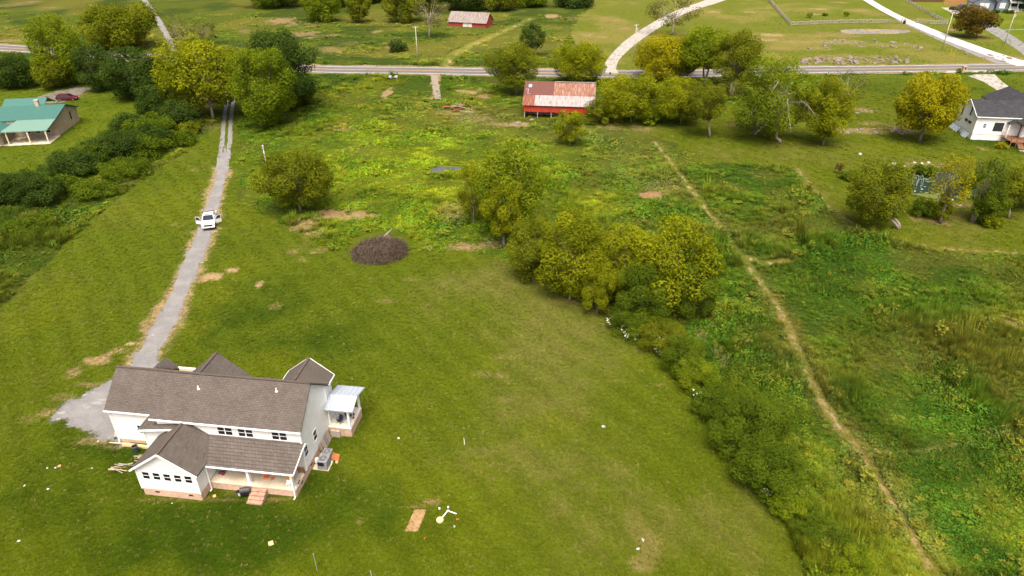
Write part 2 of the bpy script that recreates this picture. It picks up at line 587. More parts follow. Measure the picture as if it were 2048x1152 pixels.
# bare earth: photo position, half size in photo pixels, strength, redness
DIRT = [(420, 555, 22, 8, 1, .3), (463, 540, 13, 5, .9, .2), (518, 569, 7, 6, .8, .2), (264, 688, 13, 5, 1, .1), (196, 722, 24, 10, .8, .3), (146, 746, 14, 10, .6, .4), (240, 700, 18, 9, .6, .4),
        (692, 432, 44, 11, .8, .6), (660, 424, 18, 5, .8, .5), (712, 430, 16, 5, .8, .3), (612, 452, 24, 12, .6, .4), (630, 470, 22, 8, .5, .4), (585, 505, 14, 6, .55, .4), (625, 503, 10, 4, .5, .4), (640, 500, 12, 5, .4, .4), (605, 520, 14, 5, .45, .4),
        (1302, 391, 24, 7, .85, .9), (1330, 378, 40, 12, .35, .4), (822, 559, 14, 3, .5, .3), (742, 558, 12, 3, .4, .3), (765, 601, 22, 6, .4, .4), (1000, 716, 15, 5, .45, .5), (962, 748, 22, 6, .4, .3), (1002, 752, 12, 6, .5, .5),
        (1024, 716, 12, 4, .4, .3), (1322, 771, 9, 2.5, .8, .5), (970, 905, 24, 9, .28, .3), (1010, 800, 18, 7, .35, .4), (552, 612, 9, 7, .45, .6), (720, 1044, 6, 6, .5, .4),
        (1140, 600, 40, 10, .3, .5), (1190, 615, 20, 10, .5, .6), (905, 430, 26, 18, .5, .5), (930, 495, 34, 9, .65, .5), (880, 438, 14, 9, .4, .5), (985, 490, 28, 8, .6, .6), (855, 498, 14, 3, .5, .4),
        (1400, 672, 9, 7, .6, .6), (1440, 720, 10, 14, .6, .4), (1470, 752, 8, 10, .5, .4), (1380, 715, 8, 10, .4, .5), (2025, 655, 22, 12, .65, .6), (1745, 735, 7, 6, .6, .7), (1935, 627, 12, 5, .5, .7), (1675, 1100, 18, 18, .45, .3), (1700, 1130, 14, 12, .4, .4),
        (1575, 755, 6, 20, .6, .4), (1300, 1090, 22, 30, .42, .5), (1285, 1130, 22, 14, .5, .5), (1270, 1050, 16, 30, .25, .4), (1240, 945, 26, 18, .2, .4), (1290, 700, 8, 4, .3, .4),
        (775, 188, 9, 10, .9, .4), (873, 175, 5, 24, 1, .4), (870, 158, 6, 12, 1, .1), (945, 186, 16, 4, .9, .5), (968, 192, 14, 5, .8, .7), (925, 182, 14, 3, .7, .2), (910, 225, 50, 8, .4, .4), (960, 238, 40, 7, .5, .4), (1010, 250, 40, 5, .6, .3), (690, 260, 22, 6, .55, .7),
        (1040, 250, 20, 5, .8, .2), (1220, 252, 26, 7, .5, .5), (1285, 258, 26, 8, .55, .6), (560, 42, 22, 7, .7, .6), (585, 48, 14, 5, .6, .3), (620, 52, 14, 4, .5, .6), (610, 68, 26, 5, .6, .4), (655, 72, 30, 3, .55, .3), (625, 76, 12, 2, .8, .1),
        (660, 98, 22, 6, .5, .5), (675, 104, 12, 2, .6, .3), (755, 64, 10, 3, .7, .2), (700, 87, 18, 3, .4, .4), (785, 90, 10, 8, .6, .6), (1105, 33, 14, 4, .8, .2), (1150, 38, 30, 4, .4, .4), (1200, 38, 30, 5, .4, .6), (1235, 41, 16, 4, .55, .7), (1172, 70, 14, 4, .55, .3), (1250, 57, 14, 3, .6, .7), (1202, 74, 12, 3, .5, .3),
        (1265, 6, 16, 3, .4, .3), (1440, 35, 40, 4, .35, .6), (1400, 22, 40, 3, .3, .5), (1490, 24, 20, 2, .6, .3), (1525, 16, 26, 2, .5, .3), (1425, 24, 14, 2, .7, .3), (1360, 67, 26, 3, .45, .5), (1545, 70, 20, 3, .8, .3), (1530, 80, 24, 3, .7, .2), (1550, 97, 30, 4, .5, .8), (1600, 86, 40, 4, .4, .6), (1665, 70, 60, 6, .55, .8),
        (1640, 18, 20, 2, .7, .3), (1680, 5, 22, 2, .6, .7), (1720, 21, 30, 2, .6, .5), (1630, 28, 12, 2, .7, .2), (1590, 83, 40, 3, .5, .3), (1680, 84, 60, 5, .55, .2), (1760, 90, 60, 5, .45, .2), (1650, 97, 26, 3, .5, .4), (1795, 99, 20, 3, .5, .4), (1700, 118, 90, 9, .5, .35), (1845, 86, 20, 3, .3, .3),
        (1725, 220, 18, 6, .6, .3), (1740, 247, 30, 4, .5, .5), (1720, 262, 60, 6, .6, .5), (1800, 258, 26, 9, .55, .5), (1812, 262, 18, 7, .6, .4), (1470, 250, 22, 4, .5, .5), (1380, 235, 16, 4, .5, .4), (1675, 240, 20, 4, .35, .5), (2008, 60, 0, 0, 0, 0),
        (1835, 437, 14, 8, .55, .9), (1875, 443, 28, 7, .6, .9), (1910, 432, 18, 7, .5, .8), (1925, 410, 24, 6, .5, .2), (1790, 332, 16, 5, .6, .3), (1850, 329, 40, 6, .55, .4), (1742, 338, 10, 8, .4, .3), (1965, 298, 6, 4, .5, .4), (1910, 60, 10, 3, .8, .9),
        (40, 8, 30, 6, .5, .4), (95, 18, 26, 5, .4, .4), (30, 82, 60, 3, .6, .7), (185, 10, 18, 2, .5, .6), (490, 63, 20, 4, .5, .6), (160, 187, 26, 6, .5, .8), (90, 175, 14, 4, .5, .8), (145, 195, 20, 5, .4, .4), (415, 258, 26, 10, .35, .5), (395, 225, 26, 12, .4, .6), (355, 450, 16, 6, .3, .5), (390, 340, 10, 4, .4, .5), (412, 330, 10, 6, .3, .5),
        (310, 655, 24, 14, .75, .35), (325, 618, 20, 20, .85, .3), (300, 640, 16, 12, .7, .3), (345, 580, 10, 16, .7, .35), (262, 715, 14, 8, .5, .35), (180, 770, 24, 5, .6, .3), (125, 795, 22, 6, .4, .3), (95, 825, 14, 9, .5, .3), (60, 838, 20, 8, .3, .3), (190, 882, 36, 8, .6, .3), (230, 893, 20, 6, .5, .3),
        (355, 665, 8, 12, .5, .3), (335, 700, 10, 9, .5, .3), (370, 610, 6, 14, .5, .35), (375, 1000, 90, 4, .45, .8), (560, 1000, 40, 4, .6, .7), (640, 880, 14, 10, .3, .5), (470, 985, 20, 5, .3, .5),
        (858, 1002, 10, 3, .7, .5), (873, 1004, 8, 5, .6, .7), (830, 1012, 16, 3, .5, .7), (740, 875, 0, 0, 0, 0), (990, 928, 20, 5, .3, .4), (2003, 120, 30, 8, .8, .2), (1975, 113, 16, 5, .8, .15), (1945, 103, 14, 4, .7, .2), (2035, 118, 22, 4, .6, .2), (1920, 92, 30, 3, .5, .2), (1870, 68, 20, 2, .6, .2)]
# wide areas where the mown grass is drier, lusher or painted darker as house shade: photo position, half size in photo pixels, strength (+ dry, - lush or house shade)
DRY_LUSH_SHADE = [(1140, 640, 200, 90, .55), (1180, 820, 170, 150, .42), (1270, 1060, 150, 150, .45), (1000, 560, 150, 40, .4), (1450, 1050, 60, 90, .40), (1500, 1000, 24, 60, .5), (900, 900, 90, 80, .12), (700, 1120, 160, 60, .22), (150, 560, 90, 60, .10), (300, 450, 90, 50, .12),
           (480, 620, 120, 70, -.22), (620, 700, 120, 60, -.2), (420, 1080, 240, 90, -.65), (650, 960, 120, 60, -.6), (60, 1000, 100, 90, -.25), (860, 1060, 70, 40, -.7), (300, 900, 120, 60, -.6), (120, 700, 100, 60, -.2), (720, 640, 70, 50, -.25), (60, 1110, 60, 40, .25),
           (1600, 310, 120, 22, .35), (1850, 470, 160, 20, .30), (1720, 300, 100, 22, .15), (1440, 300, 60, 26, .2), (2000, 285, 90, 18, -.7), (1780, 420, 60, 14, -.4), (1820, 180, 160, 22, -.25), (1500, 260, 40, 10, .1)]


def ell(x, y, u, v, hu, hv):
    """signed 0..1 closeness to an ellipse given in photo pixels"""
    P = at(u, v)
    sx = max(hu / ppm(P), .05)
    a, b = at(u, v - hv), at(u, v + hv)
    sy = max((a.y - b.y) / 2, .05)
    cy = (a.y + b.y) / 2
    return ((x - P.x) / sx) ** 2 + ((y - cy) / sy) ** 2


def lerp3(c, col, w):
    return c + (np.array(col)[None, :] - c) * w[:, None]


def survey(x, y, full=False):
    """ground cover at points x, y: colour (linear), height of the rough growth (0 = mown), bare soil share, distance to road or drive"""
    x = np.asarray(x, float)
    y = np.asarray(y, float)
    j1 = (fbm(x, y, 3.0, 3, 1) - .5) * 2.2 * np.clip(y / 110, .5, 2)
    j2 = (fbm(x, y, 3.0, 3, 2) - .5) * 2.2 * np.clip(y / 110, .5, 2)
    xj, yj = x + j1, y + j2
    lawn = inpoly(xj, yj, LAWN)
    lawnw = inpoly(xj, yj, LAWN_W)
    mow_e = inpoly(xj, yj, MOWN_E)
    mow_ne = inpoly(xj, yj, MOWN_NE)
    yard = inpoly(xj, yj, YARD_NE)
    fieldn = inpoly(xj, yj, FIELD_N) & ~mow_ne
    mown = lawn | lawnw | mow_e | mow_ne | yard
    n1 = fbm(x, y, 14, 4, 3)
    n2 = fbm(x, y, 4.5, 4, 4)
    n3 = fbm(x, y, 1.3, 3, 5)
    n4 = fbm(x, y, 40, 3, 6)
    N = len(x)
    # rough field
    c = np.tile(np.array([[0.056, 0.098, 0.009]]), (N, 1))
    c = lerp3(c, (0.034, 0.068, 0.008), sstep(.48, .62, n2) * .5)
    c = lerp3(c, (0.135, 0.165, 0.012), sstep(.50, .66, n1) * .8)
    c = lerp3(c, (0.105, 0.105, 0.018), sstep(.54, .68, fbm(x, y, 9, 4, 8)) * .55)
    # the lush bright field between the drive and the barn
    P = at(830, 330)
    lush = np.exp(-(((x - P.x) / 38) ** 2 + ((y - P.y) / 48) ** 2) ** 1.5)
    c = lerp3(c, (0.165, 0.205, 0.012), lush * (.4 + .6 * sstep(.42, .6, n2)))
    # cropped, drier ground before the barn and along the top of the worn track
    for (du, dv, hu, hv, s) in ((960, 235, 110, 26, .7), (1180, 268, 130, 22, .6), (820, 215, 60, 30, .35), (1250, 330, 70, 40, .45), (1330, 380, 50, 30, .4), (720, 300, 30, 10, .35)):
        c = lerp3(c, (0.125, 0.125, 0.030), np.exp(-ell(x, y, du, dv, hu, hv)) * s * (.5 + n2))
    # drier, duller east field
    P = at(1900, 720)
    dull = np.exp(-(((x - P.x) / 22) ** 2 + ((y - P.y) / 22) ** 2))
    c = lerp3(c, (0.078, 0.085, 0.016), dull * sstep(.45, .65, n1) * .7)
    P = at(60, 560)
    dull = np.exp(-(((x - P.x) / 40) ** 2 + ((y - P.y) / 30) ** 2))
    c = lerp3(c, (0.042, 0.060, 0.009), dull * .75)
    # north rough
    cn = np.tile(np.array([[0.105, 0.140, 0.016]]), (N, 1))
    cn = lerp3(cn, (0.050, 0.085, 0.012), sstep(.47, .62, fbm(x, y, 16, 4, 9)) * .8)
    cn = lerp3(cn, (0.19, 0.185, 0.030), sstep(.5, .66, fbm(x, y, 22, 4, 10)) * .7)
    c = np.where(fieldn[:, None], cn, c)
    # mown lawns
    stripe = .5 + .5 * np.sin((x * .80 + y * .60) * 1.9 + 3 * n1)
    g = np.tile(np.array([[0.070, 0.097, 0.006]]), (N, 1))
    dry = (n1 - .5) * 1.0 + (n2 - .5) * .6
    for u, v, hu, hv, s in DRY_LUSH_SHADE:
        dry = dry + s * np.exp(-ell(x, y, u, v, hu, hv))
    g = lerp3(g, (0.030, 0.056, 0.004), sstep(.05, .62, -dry) * .95)  # dark green of lush grass, and of shade painted beside the houses
    g = lerp3(g, (0.092, 0.106, 0.016), sstep(.0, .75, dry) * .85)
    g = lerp3(g, (0.135, 0.128, 0.036), sstep(.30, .95, dry + (n3 - .5) * 1.4) * .4)
    g = lerp3(g, (0.095, 0.118, 0.006), sstep(.55, .68, fbm(x, y, 11, 3, 12)) * .45)
    g = g * (1 + (stripe - .5)[:, None] * .13)
    gn = np.tile(np.array([[0.110, 0.128, 0.016]]), (N, 1))
    gn = lerp3(gn, (0.175, 0.158, 0.040), sstep(.47, .63, fbm(x, y, 20, 4, 13)) * .7)
    gn = lerp3(gn, (0.095, 0.125, 0.012), sstep(.5, .65, fbm(x, y, 26, 4, 14)) * .7)
    gy = np.tile(np.array([[0.095, 0.135, 0.010]]), (N, 1))
    gy = lerp3(gy, (0.15, 0.16, 0.02), sstep(.45, .65, n1) * .7)
    ge = g * np.array([[1.05, 1.0, 1.0]])
    ge = lerp3(ge, (0.085, 0.125, 0.010), sstep(190, 215, y) * .6)
    gw = lerp3(g, (0.075, 0.110, 0.006), np.full(N, .45))
    c = np.where(lawn[:, None], g, c)
    c = np.where(lawnw[:, None], gw, c)
    c = np.where(mow_e[:, None], ge, c)
    c = np.where(mow_ne[:, None], gn, c)
    c = np.where(yard[:, None], gy, c)
    # tracks worn in the grass
    bare = np.zeros(N)
    for pts, w, s in ((TRACK, .60, .40), (TRACK_E, .7, .28), (TRACK_F, .6, .4), (TRACK_S, .5, .12), (TRACK_N, 1.6, .2)):
        d = linedist(x + j1 * .12, y + j2 * .12, pts)
        k = 1 - sstep(w * .2, w * 1.7, d + (n3 - .5) * 2.0 + (n2 - .5) * 1.2)
        k = k * np.clip(s + 2.2 * (n3 - .5) + 1.0 * (n2 - .5), 0, 1)
        bare = np.maximum(bare, k)
        mown = mown | (d < w * (1.3 if s > .15 else .6))
        dry_side = np.exp(-(d / (w * 2.6)) ** 2) * np.clip(.45 + 1.2 * (n2 - .5), 0, 1) * min(1, s / .45)
        c = lerp3(c, (0.15, 0.13, 0.030), dry_side)
    red = np.zeros(N)
    for u, v, hu, hv, s, rd in DIRT:
        if s == 0:
            continue
        e = ell(x + j1 * .3, y + j2 * .3, u, v, hu * 1.1, hv * 1.1)
        k = s * .72 * (1 - sstep(.05, 1.9, e + (n3 - .5) * 2.6 + (n2 - .5) * 1.4))
        red = np.where(k > bare, rd, red)
        bare = np.maximum(bare, k)
    # gravel margins of the drive
    d = linedist(xj, yj, DRIVE_C)
    sel = (y < 130)
    k = (1 - sstep(1.3, 2.6, d + (n3 - .5) * 1.5)) * .5 * sel
    bare = np.maximum(bare, k)
    # stony verges of the road
    droad = linedist(x, y, ROAD_C)
    k = (1 - sstep(5.0, 7.6, droad + (n2 - .5) * 3)) * .55
    bare = np.maximum(bare, k)
    tan_ = np.array([[0.27, 0.20, 0.105]])
    redc = np.array([[0.215, 0.130, 0.065]])
    soil = tan_ * (1 - red)[:, None] + redc * red[:, None]
    soil = soil * (0.75 + .5 * n3)[:, None]
    bare = np.clip(bare, 0, 1)
    bare0 = bare
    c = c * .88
    grass = c * np.where((~mown)[:, None], .62, 1.0)  # dark thatch under the weeds, also painting shade into their gaps
    c = c * (1 - bare)[:, None] + soil * bare[:, None]
    # loose gravel thinning out beside the drive and the apron
    hw = np.interp(y, [p[1] for p in DRIVE_C], DRIVE_HW)
    e = linedist(x, y, DRIVE_C) - hw
    inap = inpoly(x, y, APRON)
    e2 = np.where(inap, -1, 1) * linedist(x, y, APRON + APRON[:1])
    e = np.where(y < 128, np.minimum(e, e2), 9)
    gr = 1 - sstep(-.75, .45, e + (n3 - .5) * 1.8 + (n2 - .5) * .6)
    c = lerp3(c, (0.155, 0.153, 0.150), gr * .9)
    bare = np.maximum(bare, gr)
    rough = np.where(mown, 0.0, 1.0) * (1 - np.clip(bare * 1.5, 0, 1))
    rough = rough * sstep(5.5, 8.0, droad)
    for ln in (DRIVE_C, LANE_N, GATEWAY):
        rough = rough * sstep(1.4, 3.0, linedist(x, y, ln) - (1.6 if ln is LANE_N else 0))
    if full:
        return grass, soil, bare0, gr, rough, droad
    return c, rough, bare, droad


def relief_at(x, y, rough):
    return (fbm(x, y, 5, 4, 21) * .32 - .02) * np.clip(rough, 0, 1)


# ------------------------------------------------------------------ ground: one sheet out to the horizon
def axis(segments):
    r = [segments[0][0]]
    for a, b, st in segments:
        n = max(1, int(round((b - a) / st)))
        r += list(a + (b - a) * (np.arange(1, n + 1) / n))
    return np.array(r)


gx = axis([(-2600, -700, 190), (-700, -300, 20), (-300, -120, 2.2), (-120, 130, .55), (130, 300, 2.2), (300, 700, 20), (700, 2600, 190)])
gy = axis([(-600, 10, 61), (10, 30, 4), (30, 60, .42), (60, 130, .55), (130, 260, .95), (260, 400, 1.7), (400, 700, 15), (700, 4200, 250)])
X, Y = np.meshgrid(gx, gy)
xf, yf = X.ravel(), Y.ravel()
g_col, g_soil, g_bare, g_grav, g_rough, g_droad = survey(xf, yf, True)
near = (np.abs(xf) < 320) & (yf > 25) & (yf < 420)
relief = relief_at(xf, yf, g_rough) * near
mask_pond = inpoly(xf + (fbm(xf, yf, 3, 2, 3) - .5), yf + (fbm(xf, yf, 3, 2, 4) - .5), POND)
mask_pud = inpoly(xf, yf, PUDDLE)
zf = np.where(mask_pond | mask_pud, -0.55, relief)
bankd = linedist(xf, yf, POND + POND[:1])
zf = np.where((~mask_pond) & (bankd < 2.0), .05 * bankd - .1, zf)
zf = np.where((~mask_pud) & (linedist(xf, yf, PUDDLE + PUDDLE[:1]) < 1.5), -.04, zf)
g_col = np.where((mask_pond | mask_pud)[:, None], np.array([[.03, .04, .025]]), g_col)
nxg, nyg = len(gx), len(gy)
idx = np.arange(nxg * nyg).reshape(nyg, nxg)
quads = np.stack([idx[:-1, :-1], idx[:-1, 1:], idx[1:, 1:], idx[1:, :-1]], -1).reshape(-1, 4)


def np_mesh(name, verts, faces4, attrs=None, smooth=False):
    me = bpy.data.meshes.new(name)
    nv, nf = len(verts), len(faces4)
    me.vertices.add(nv)
    me.vertices.foreach_set('co', np.asarray(verts, np.float32).ravel())
    k = faces4.shape[1]
    me.loops.add(nf * k)
    me.loops.foreach_set('vertex_index', np.asarray(faces4, np.int32).ravel())
    me.polygons.add(nf)
    me.polygons.foreach_set('loop_start', np.arange(0, nf * k, k, dtype=np.int32))
    if smooth:
        me.polygons.foreach_set('use_smooth', np.ones(nf, bool))
    for an, (typ, data) in (attrs or {}).items():
        a = me.attributes.new(an, typ, 'POINT')
        if typ == 'FLOAT_COLOR':
            d = np.ones((nv, 4), np.float32)
            d[:, :3] = data
            a.data.foreach_set('color', d.ravel())
        else:
            a.data.foreach_set('value', np.asarray(data, np.float32))
    me.update()
    me.validate()
    return me


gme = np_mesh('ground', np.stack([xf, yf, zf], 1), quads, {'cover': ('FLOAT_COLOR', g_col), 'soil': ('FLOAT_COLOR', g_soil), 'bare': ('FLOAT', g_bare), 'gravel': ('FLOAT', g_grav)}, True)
gm, nt, b = new_mat('grass_ground')
vec = coords(nt, 'Object')
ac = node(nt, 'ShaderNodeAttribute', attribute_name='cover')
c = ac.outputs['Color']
k = mix_rgb(nt, noise_out(nt, vec, 2.2, 6, .7, .32, .68), (0.80, 0.83, 0.76), (1.20, 1.16, 1.2))
c = mix_rgb(nt, 1.0, c, k, 'MULTIPLY')
k = mix_rgb(nt, noise_out(nt, vec, 9.0, 4, .7, .3, .7), (0.72, 0.75, 0.7), (1.28, 1.24, 1.25))
c = mix_rgb(nt, 1.0, c, k, 'MULTIPLY')
c = mix_rgb(nt, noise_out(nt, vec, 5.0, 5, .75, .66, .80), c, (0.15, 0.13, 0.04))
def broken(attr, scale, spread, lo, hi):
    a = node(nt, 'ShaderNodeAttribute', attribute_name=attr)
    n = noise_out(nt, vec, scale, 8, .72, .25, .75)
    m1 = node(nt, 'ShaderNodeMath', operation='MULTIPLY_ADD')
    nt.links.new(n, m1.inputs[0])
    m1.inputs[1].default_value = spread
    nt.links.new(a.outputs['Fac'], m1.inputs[2])
    r = node(nt, 'ShaderNodeMapRange')
    r.interpolation_type = 'SMOOTHSTEP'
    r.inputs[1].default_value = lo + spread * .5
    r.inputs[2].default_value = hi + spread * .5
    nt.links.new(m1.outputs[0], r.inputs[0])
    return r.outputs[0]


so = node(nt, 'ShaderNodeAttribute', attribute_name='soil').outputs['Color']
so = mix_rgb(nt, 1.0, so, mix_rgb(nt, noise_out(nt, vec, 6, 6, .75, .3, .7), (.6, .58, .55), (1.45, 1.45, 1.5)), 'MULTIPLY')
c = mix_rgb(nt, broken('bare', 1.7, .9, .16, .66), c, so)
gvc = mix_rgb(nt, noise_out(nt, vec, 7, 6, .75, .3, .7), (.135, .131, .125), (.225, .219, .208))
c = mix_rgb(nt, broken('gravel', 2.2, .8, .35, .65), c, gvc)
nt.links.new(c, b.inputs['Base Color'])
b.inputs['Roughness'].default_value = 0.95
b.inputs['Specular IOR Level'].default_value = 0.05
bump(nt, b, noise_out(nt, vec, 4.0, 6, .7, .2, .8), .55, .12)
gme.materials.append(gm)
ground = bpy.data.objects.new('ground', gme)
COL.objects.link(ground)
tag(ground, 'green mown and overgrown grassland with bare patches and worn tracks', 'ground', kind='structure')


# ------------------------------------------------------------------ roads and drives
def smooth_path(pts, step=2.0):
    pts = [Vector((p[0], p[1], 0)) for p in pts]
    out = []
    for i in range(len(pts) - 1):
        p0, p1, p2, p3 = pts[max(i - 1, 0)], pts[i], pts[i + 1], pts[min(i + 2, len(pts) - 1)]
        n = max(2, int((p2 - p1).length / step))
        for kk in range(n):
            t = kk / n
            out.append(0.5 * ((2 * p1) + (p2 - p0) * t + (2 * p0 - 5 * p1 + 4 * p2 - p3) * t * t + (3 * p1 - p0 - 3 * p2 + p3) * t ** 3))
    out.append(pts[-1])
    return out


def ribbon(mb, path, off, half, z, ragged=0.0, rs=0.6, seed=0, z_side=None):
    """a strip along a path; off is sideways, half may be a list"""
    L, Rr = [], []
    n = len(path)
    for i, p in enumerate(path):
        d = path[min(i + 1, n - 1)] - path[max(i - 1, 0)]
        d.normalize()
        nrm = Vector((-d.y, d.x, 0))
        h = half[i] if isinstance(half, (list, tuple)) else half
        a = h + (float(fbm(np.array([p.x + 3]), np.array([p.y]), rs, 2, seed)[0]) - .5) * ragged * 2
        bb = h + (float(fbm(np.array([p.x - 9]), np.array([p.y + 5]), rs, 2, seed + 1)[0]) - .5) * ragged * 2
        L.append(p + nrm * (off + a))
        Rr.append(p + nrm * (off - bb))
    base = len(mb.v)
    for a, b_ in zip(L, Rr):
        mb.v += [(a.x, a.y, z), (b_.x, b_.y, z)]
    for i in range(n - 1):
        o = base + 2 * i
        mb.f.append((o + 1, o + 3, o + 2, o))
    return mb


ASPHALT = M('road_asphalt', (0.115, 0.110, 0.105), .9, .12, 1.5, col2=(0.135, 0.124, 0.115), scale2=.25, stretch=(.2, 1, 1))
LINEW = M('white_road_paint', (0.62, 0.61, 0.57), .8, .25, .8)
LINEY = M('yellow_road_paint', (0.50, 0.34, 0.09), .8, .25, .8)
GRAVEL = M('grey_gravel', (0.178, 0.174, 0.168), .95, .2, 6, col2=(0.215, 0.210, 0.200), scale2=.5, bmp=.6, bscale=14)
CONCRETE = M('pale_concrete', (0.34, 0.315, 0.275), .9, .06, .6, col2=(0.30, 0.275, 0.24), scale2=.2)
CONCRETE_W = M('white_concrete', (0.46, 0.45, 0.43), .9, .05, .6)

rp = smooth_path(ROAD_C, 3.0)
tag(ribbon(MB(), rp, 0, 4.9, .03, .25, 2.0).build('road', ASPHALT), 'grey two lane asphalt road with yellow centre lines crossing behind the barn', 'road', kind='structure')
mk = MB()
ribbon(mk, rp, 3.95, .16, .036)
ribbon(mk, rp, -3.95, .16, .036)
mk.build('road_edge_lines', LINEW)['kind'] = 'structure'
mk = MB()
ribbon(mk, rp, .2, .1, .036)
ribbon(mk, rp, -.2, .1, .036)
mk.build('road_centre_lines', LINEY)['kind'] = 'structure'


def drive(name, spec, mat, z, label, ragged=0.0, step=1.0, split=None):
    pts = [at(u, v) for u, v, w in spec]
    pth = smooth_path([(p.x, p.y) for p in pts], step)
    ys = np.array([p.y for p in pts])
    hw = []
    for i, (u, v, w) in enumerate(spec):
        P = pts[i]
        # width read across the image row: turn to width across the drive
        j0, j1 = max(i - 1, 0), min(i + 1, len(spec) - 1)
        d = (pts[j1] - pts[j0]).normalized()
        hw.append(max(.8, w / ppm(P) / 2 * abs(d.y) * (.80 if mat is GRAVEL else 1.0)))
    # arc length interpolation
    cum = [0]
    for a, b_ in zip(pts[:-1], pts[1:]):
        cum.append(cum[-1] + (b_ - a).length)
    c2 = [0]
    for a, b_ in zip(pth[:-1], pth[1:]):
        c2.append(c2[-1] + (b_ - a).length)
    half = list(np.interp(np.array(c2) * cum[-1] / c2[-1], cum, hw))
    if name == 'gravel_drive':
        half = [h * min(1, (c2[-1] - q) / 14 + .02) for h, q in zip(half, c2)]
    mb = MB()
    if split:
        ribbon(mb, pth, 0, half, z, ragged, .9)
    else:
        ribbon(mb, pth, 0, half, z, ragged, .9)
    o = mb.build(name, mat)
    tag(o, label, kind='structure')
    return pth, half


# main gravel drive: full width near the house, two wheel tracks with a grass strip further out
pth, half = drive('gravel_drive', DRIVE[:13], GRAVEL, .020, 'grey gravel drive running from the white house to the road', .35)
pts = smooth_path(px([(u, v) for u, v, w in DRIVE[11:]]), 1.0)
for sgn in (-1, 1):
    mb = MB()
    ribbon(mb, pts, sgn * .80, .46, .026, .2, 2.2, 5)
    tag(mb.build('wheel_track', GRAVEL), kind='structure')
mb = MB()
ap = [Vector((x, y, 0)) for x, y in APRON]
apc = sum(ap, Vector()) / len(ap)
rim = []
for i in range(len(ap)):
    a, b_ = ap[i], ap[(i + 1) % len(ap)]
    n = max(2, int((b_ - a).length / .5))
    for kk in range(n):
        p = a.lerp(b_, kk / n)
        q = (p - apc).normalized()
        rim.append(p - q * .55 + q * (float(fbm(np.array([p.x]), np.array([p.y]), .9, 2, 3)[0]) - .5) * 1.1)
mb.poly([(p.x, p.y, .014) for p in rim])
tag(mb.build('gravel_apron', GRAVEL), kind='structure')
# pale lime dust scattered over the apron
mb = MB()
for kk, (u, v, ru, rv) in enumerate([(195, 806, 12, 4), (175, 815, 8, 4), (205, 800, 9, 3), (170, 812, 6, 3), (124, 826, 10, 4), (116, 838, 6, 3), (170, 790, 7, 2), (186, 785, 5, 2), (306, 670, 5, 3), (404, 525, 7, 1.6)]):
    P = at(u, v)
    rr = ru / ppm(P)
    ry = (at(u, v - rv).y - at(u, v + rv).y) / 2
    rg = random.Random(kk)
    mb.poly([(P.x + math.cos(t) * rr * rg.uniform(.5, 1.15), P.y + math.sin(t) * ry * rg.uniform(.5, 1.15), .028) for t in [2 * math.pi * i / 16 for i in range(16)]])
tag(mb.build('lime_dust', M('lime_dust', (.25, .247, .24), .95, .15, 4)), 'pale lime dust spilt in patches on the gravel', kind='stuff')

drive('gravel_lane', [(352, 108, 12), (345, 95, 13), (338, 78, 15), (325, 55, 16), (310, 30, 15), (298, 12, 13), (285, -4, 12), (262, -24, 10), (225, -45, 9)], GRAVEL, .022, 'grey gravel lane climbing away north of the road', .5, 2.0)
drive('concrete_drive', [(1216, 146, 44), (1219, 138, 26), (1225, 122, 24), (1240, 104, 26), (1262, 84, 30), (1290, 64, 31), (1330, 40, 31), (1372, 20, 33), (1415, 6, 40), (1450, -6, 46), (1520, -22, 50)], CONCRETE, .05, 'pale concrete drive curving up from the road', 0, 2.0)
drive('white_concrete_drive', [(2060, 131, 60), (2020, 120, 42), (1960, 100, 36), (1890, 74, 32), (1840, 53, 26), (1800, 36, 21), (1760, 15, 19), (1735, 0, 18), (1700, -20, 17), (1660, -40, 16)], CONCRETE_W, .055, 'bright white concrete drive through the plank fence gate', 0, 2.0)
drive('gravel_edge', [(2020, 127, 70), (1960, 108, 40), (1890, 80, 34), (1840, 58, 26), (1800, 40, 20)], GRAVEL, .03, 'grey gravel shoulder beside the white concrete drive', .6, 2.0)
drive('asphalt_drive', [(2110, 140, 60), (2048, 98, 40), (2015, 76, 44), (1985, 58, 44), (1955, 42, 34), (1935, 30, 30), (1920, 22, 36)], GRAVEL, .026, 'grey drive to the blue grey house', .2, 2.0)
drive('side_lane', [(1990, 62, 16), (2010, 60, 26), (2048, 59, 30), (2150, 58, 30)], GRAVEL, .031, 'grey side lane joining the drive of the blue grey house', .2, 2.0)
mb = MB()
mb.poly([(*p, .045) for p in px([(1882, 15), (1898, 15.5), (1925, 17), (1945, 22), (1950, 29), (1915, 32)])])
tag(mb.build('parking_pad', CONCRETE), kind='structure')
mb = MB()
mb.poly([(*p, .04) for p in px([(1884, 147.2), (1895, 142.5), (1920, 142), (1988, 140.5), (1990, 150), (2006, 165), (2030, 182), (2070, 208), (2048, 215), (1998, 183), (1966, 163), (1930, 150)])])
tag(mb.build('neighbour_concrete_drive', CONCRETE), kind='structure')
mb = MB()
mb.poly([(*p, .02) for p in px([(60, 200), (84, 191), (110, 183), (145, 175), (178, 168), (200, 164), (200, 172), (172, 182), (148, 196), (120, 206), (90, 206)])])
tag(mb.build('neighbour_gravel_drive', M('brown_gravel', (.145, .13, .11), .95, .2, 4)), kind='structure')
mb = MB()
mb.poly([(p.x, p.y, .02) for p in smooth_path(PAD_NE + PAD_NE[:1], 1.5)[:-1]])
tag(mb.build('gravel_parking_strip', M('mixed_gravel', (.17, .16, .15), .95, .3, .5, col2=(.25, .20, .11), scale2=.12)), kind='structure')
mb = MB()
ribbon(mb, smooth_path(px([(868, 150), (870, 165), (873, 178), (876, 198)]), 1), 0, .9, .02, .5, .8)
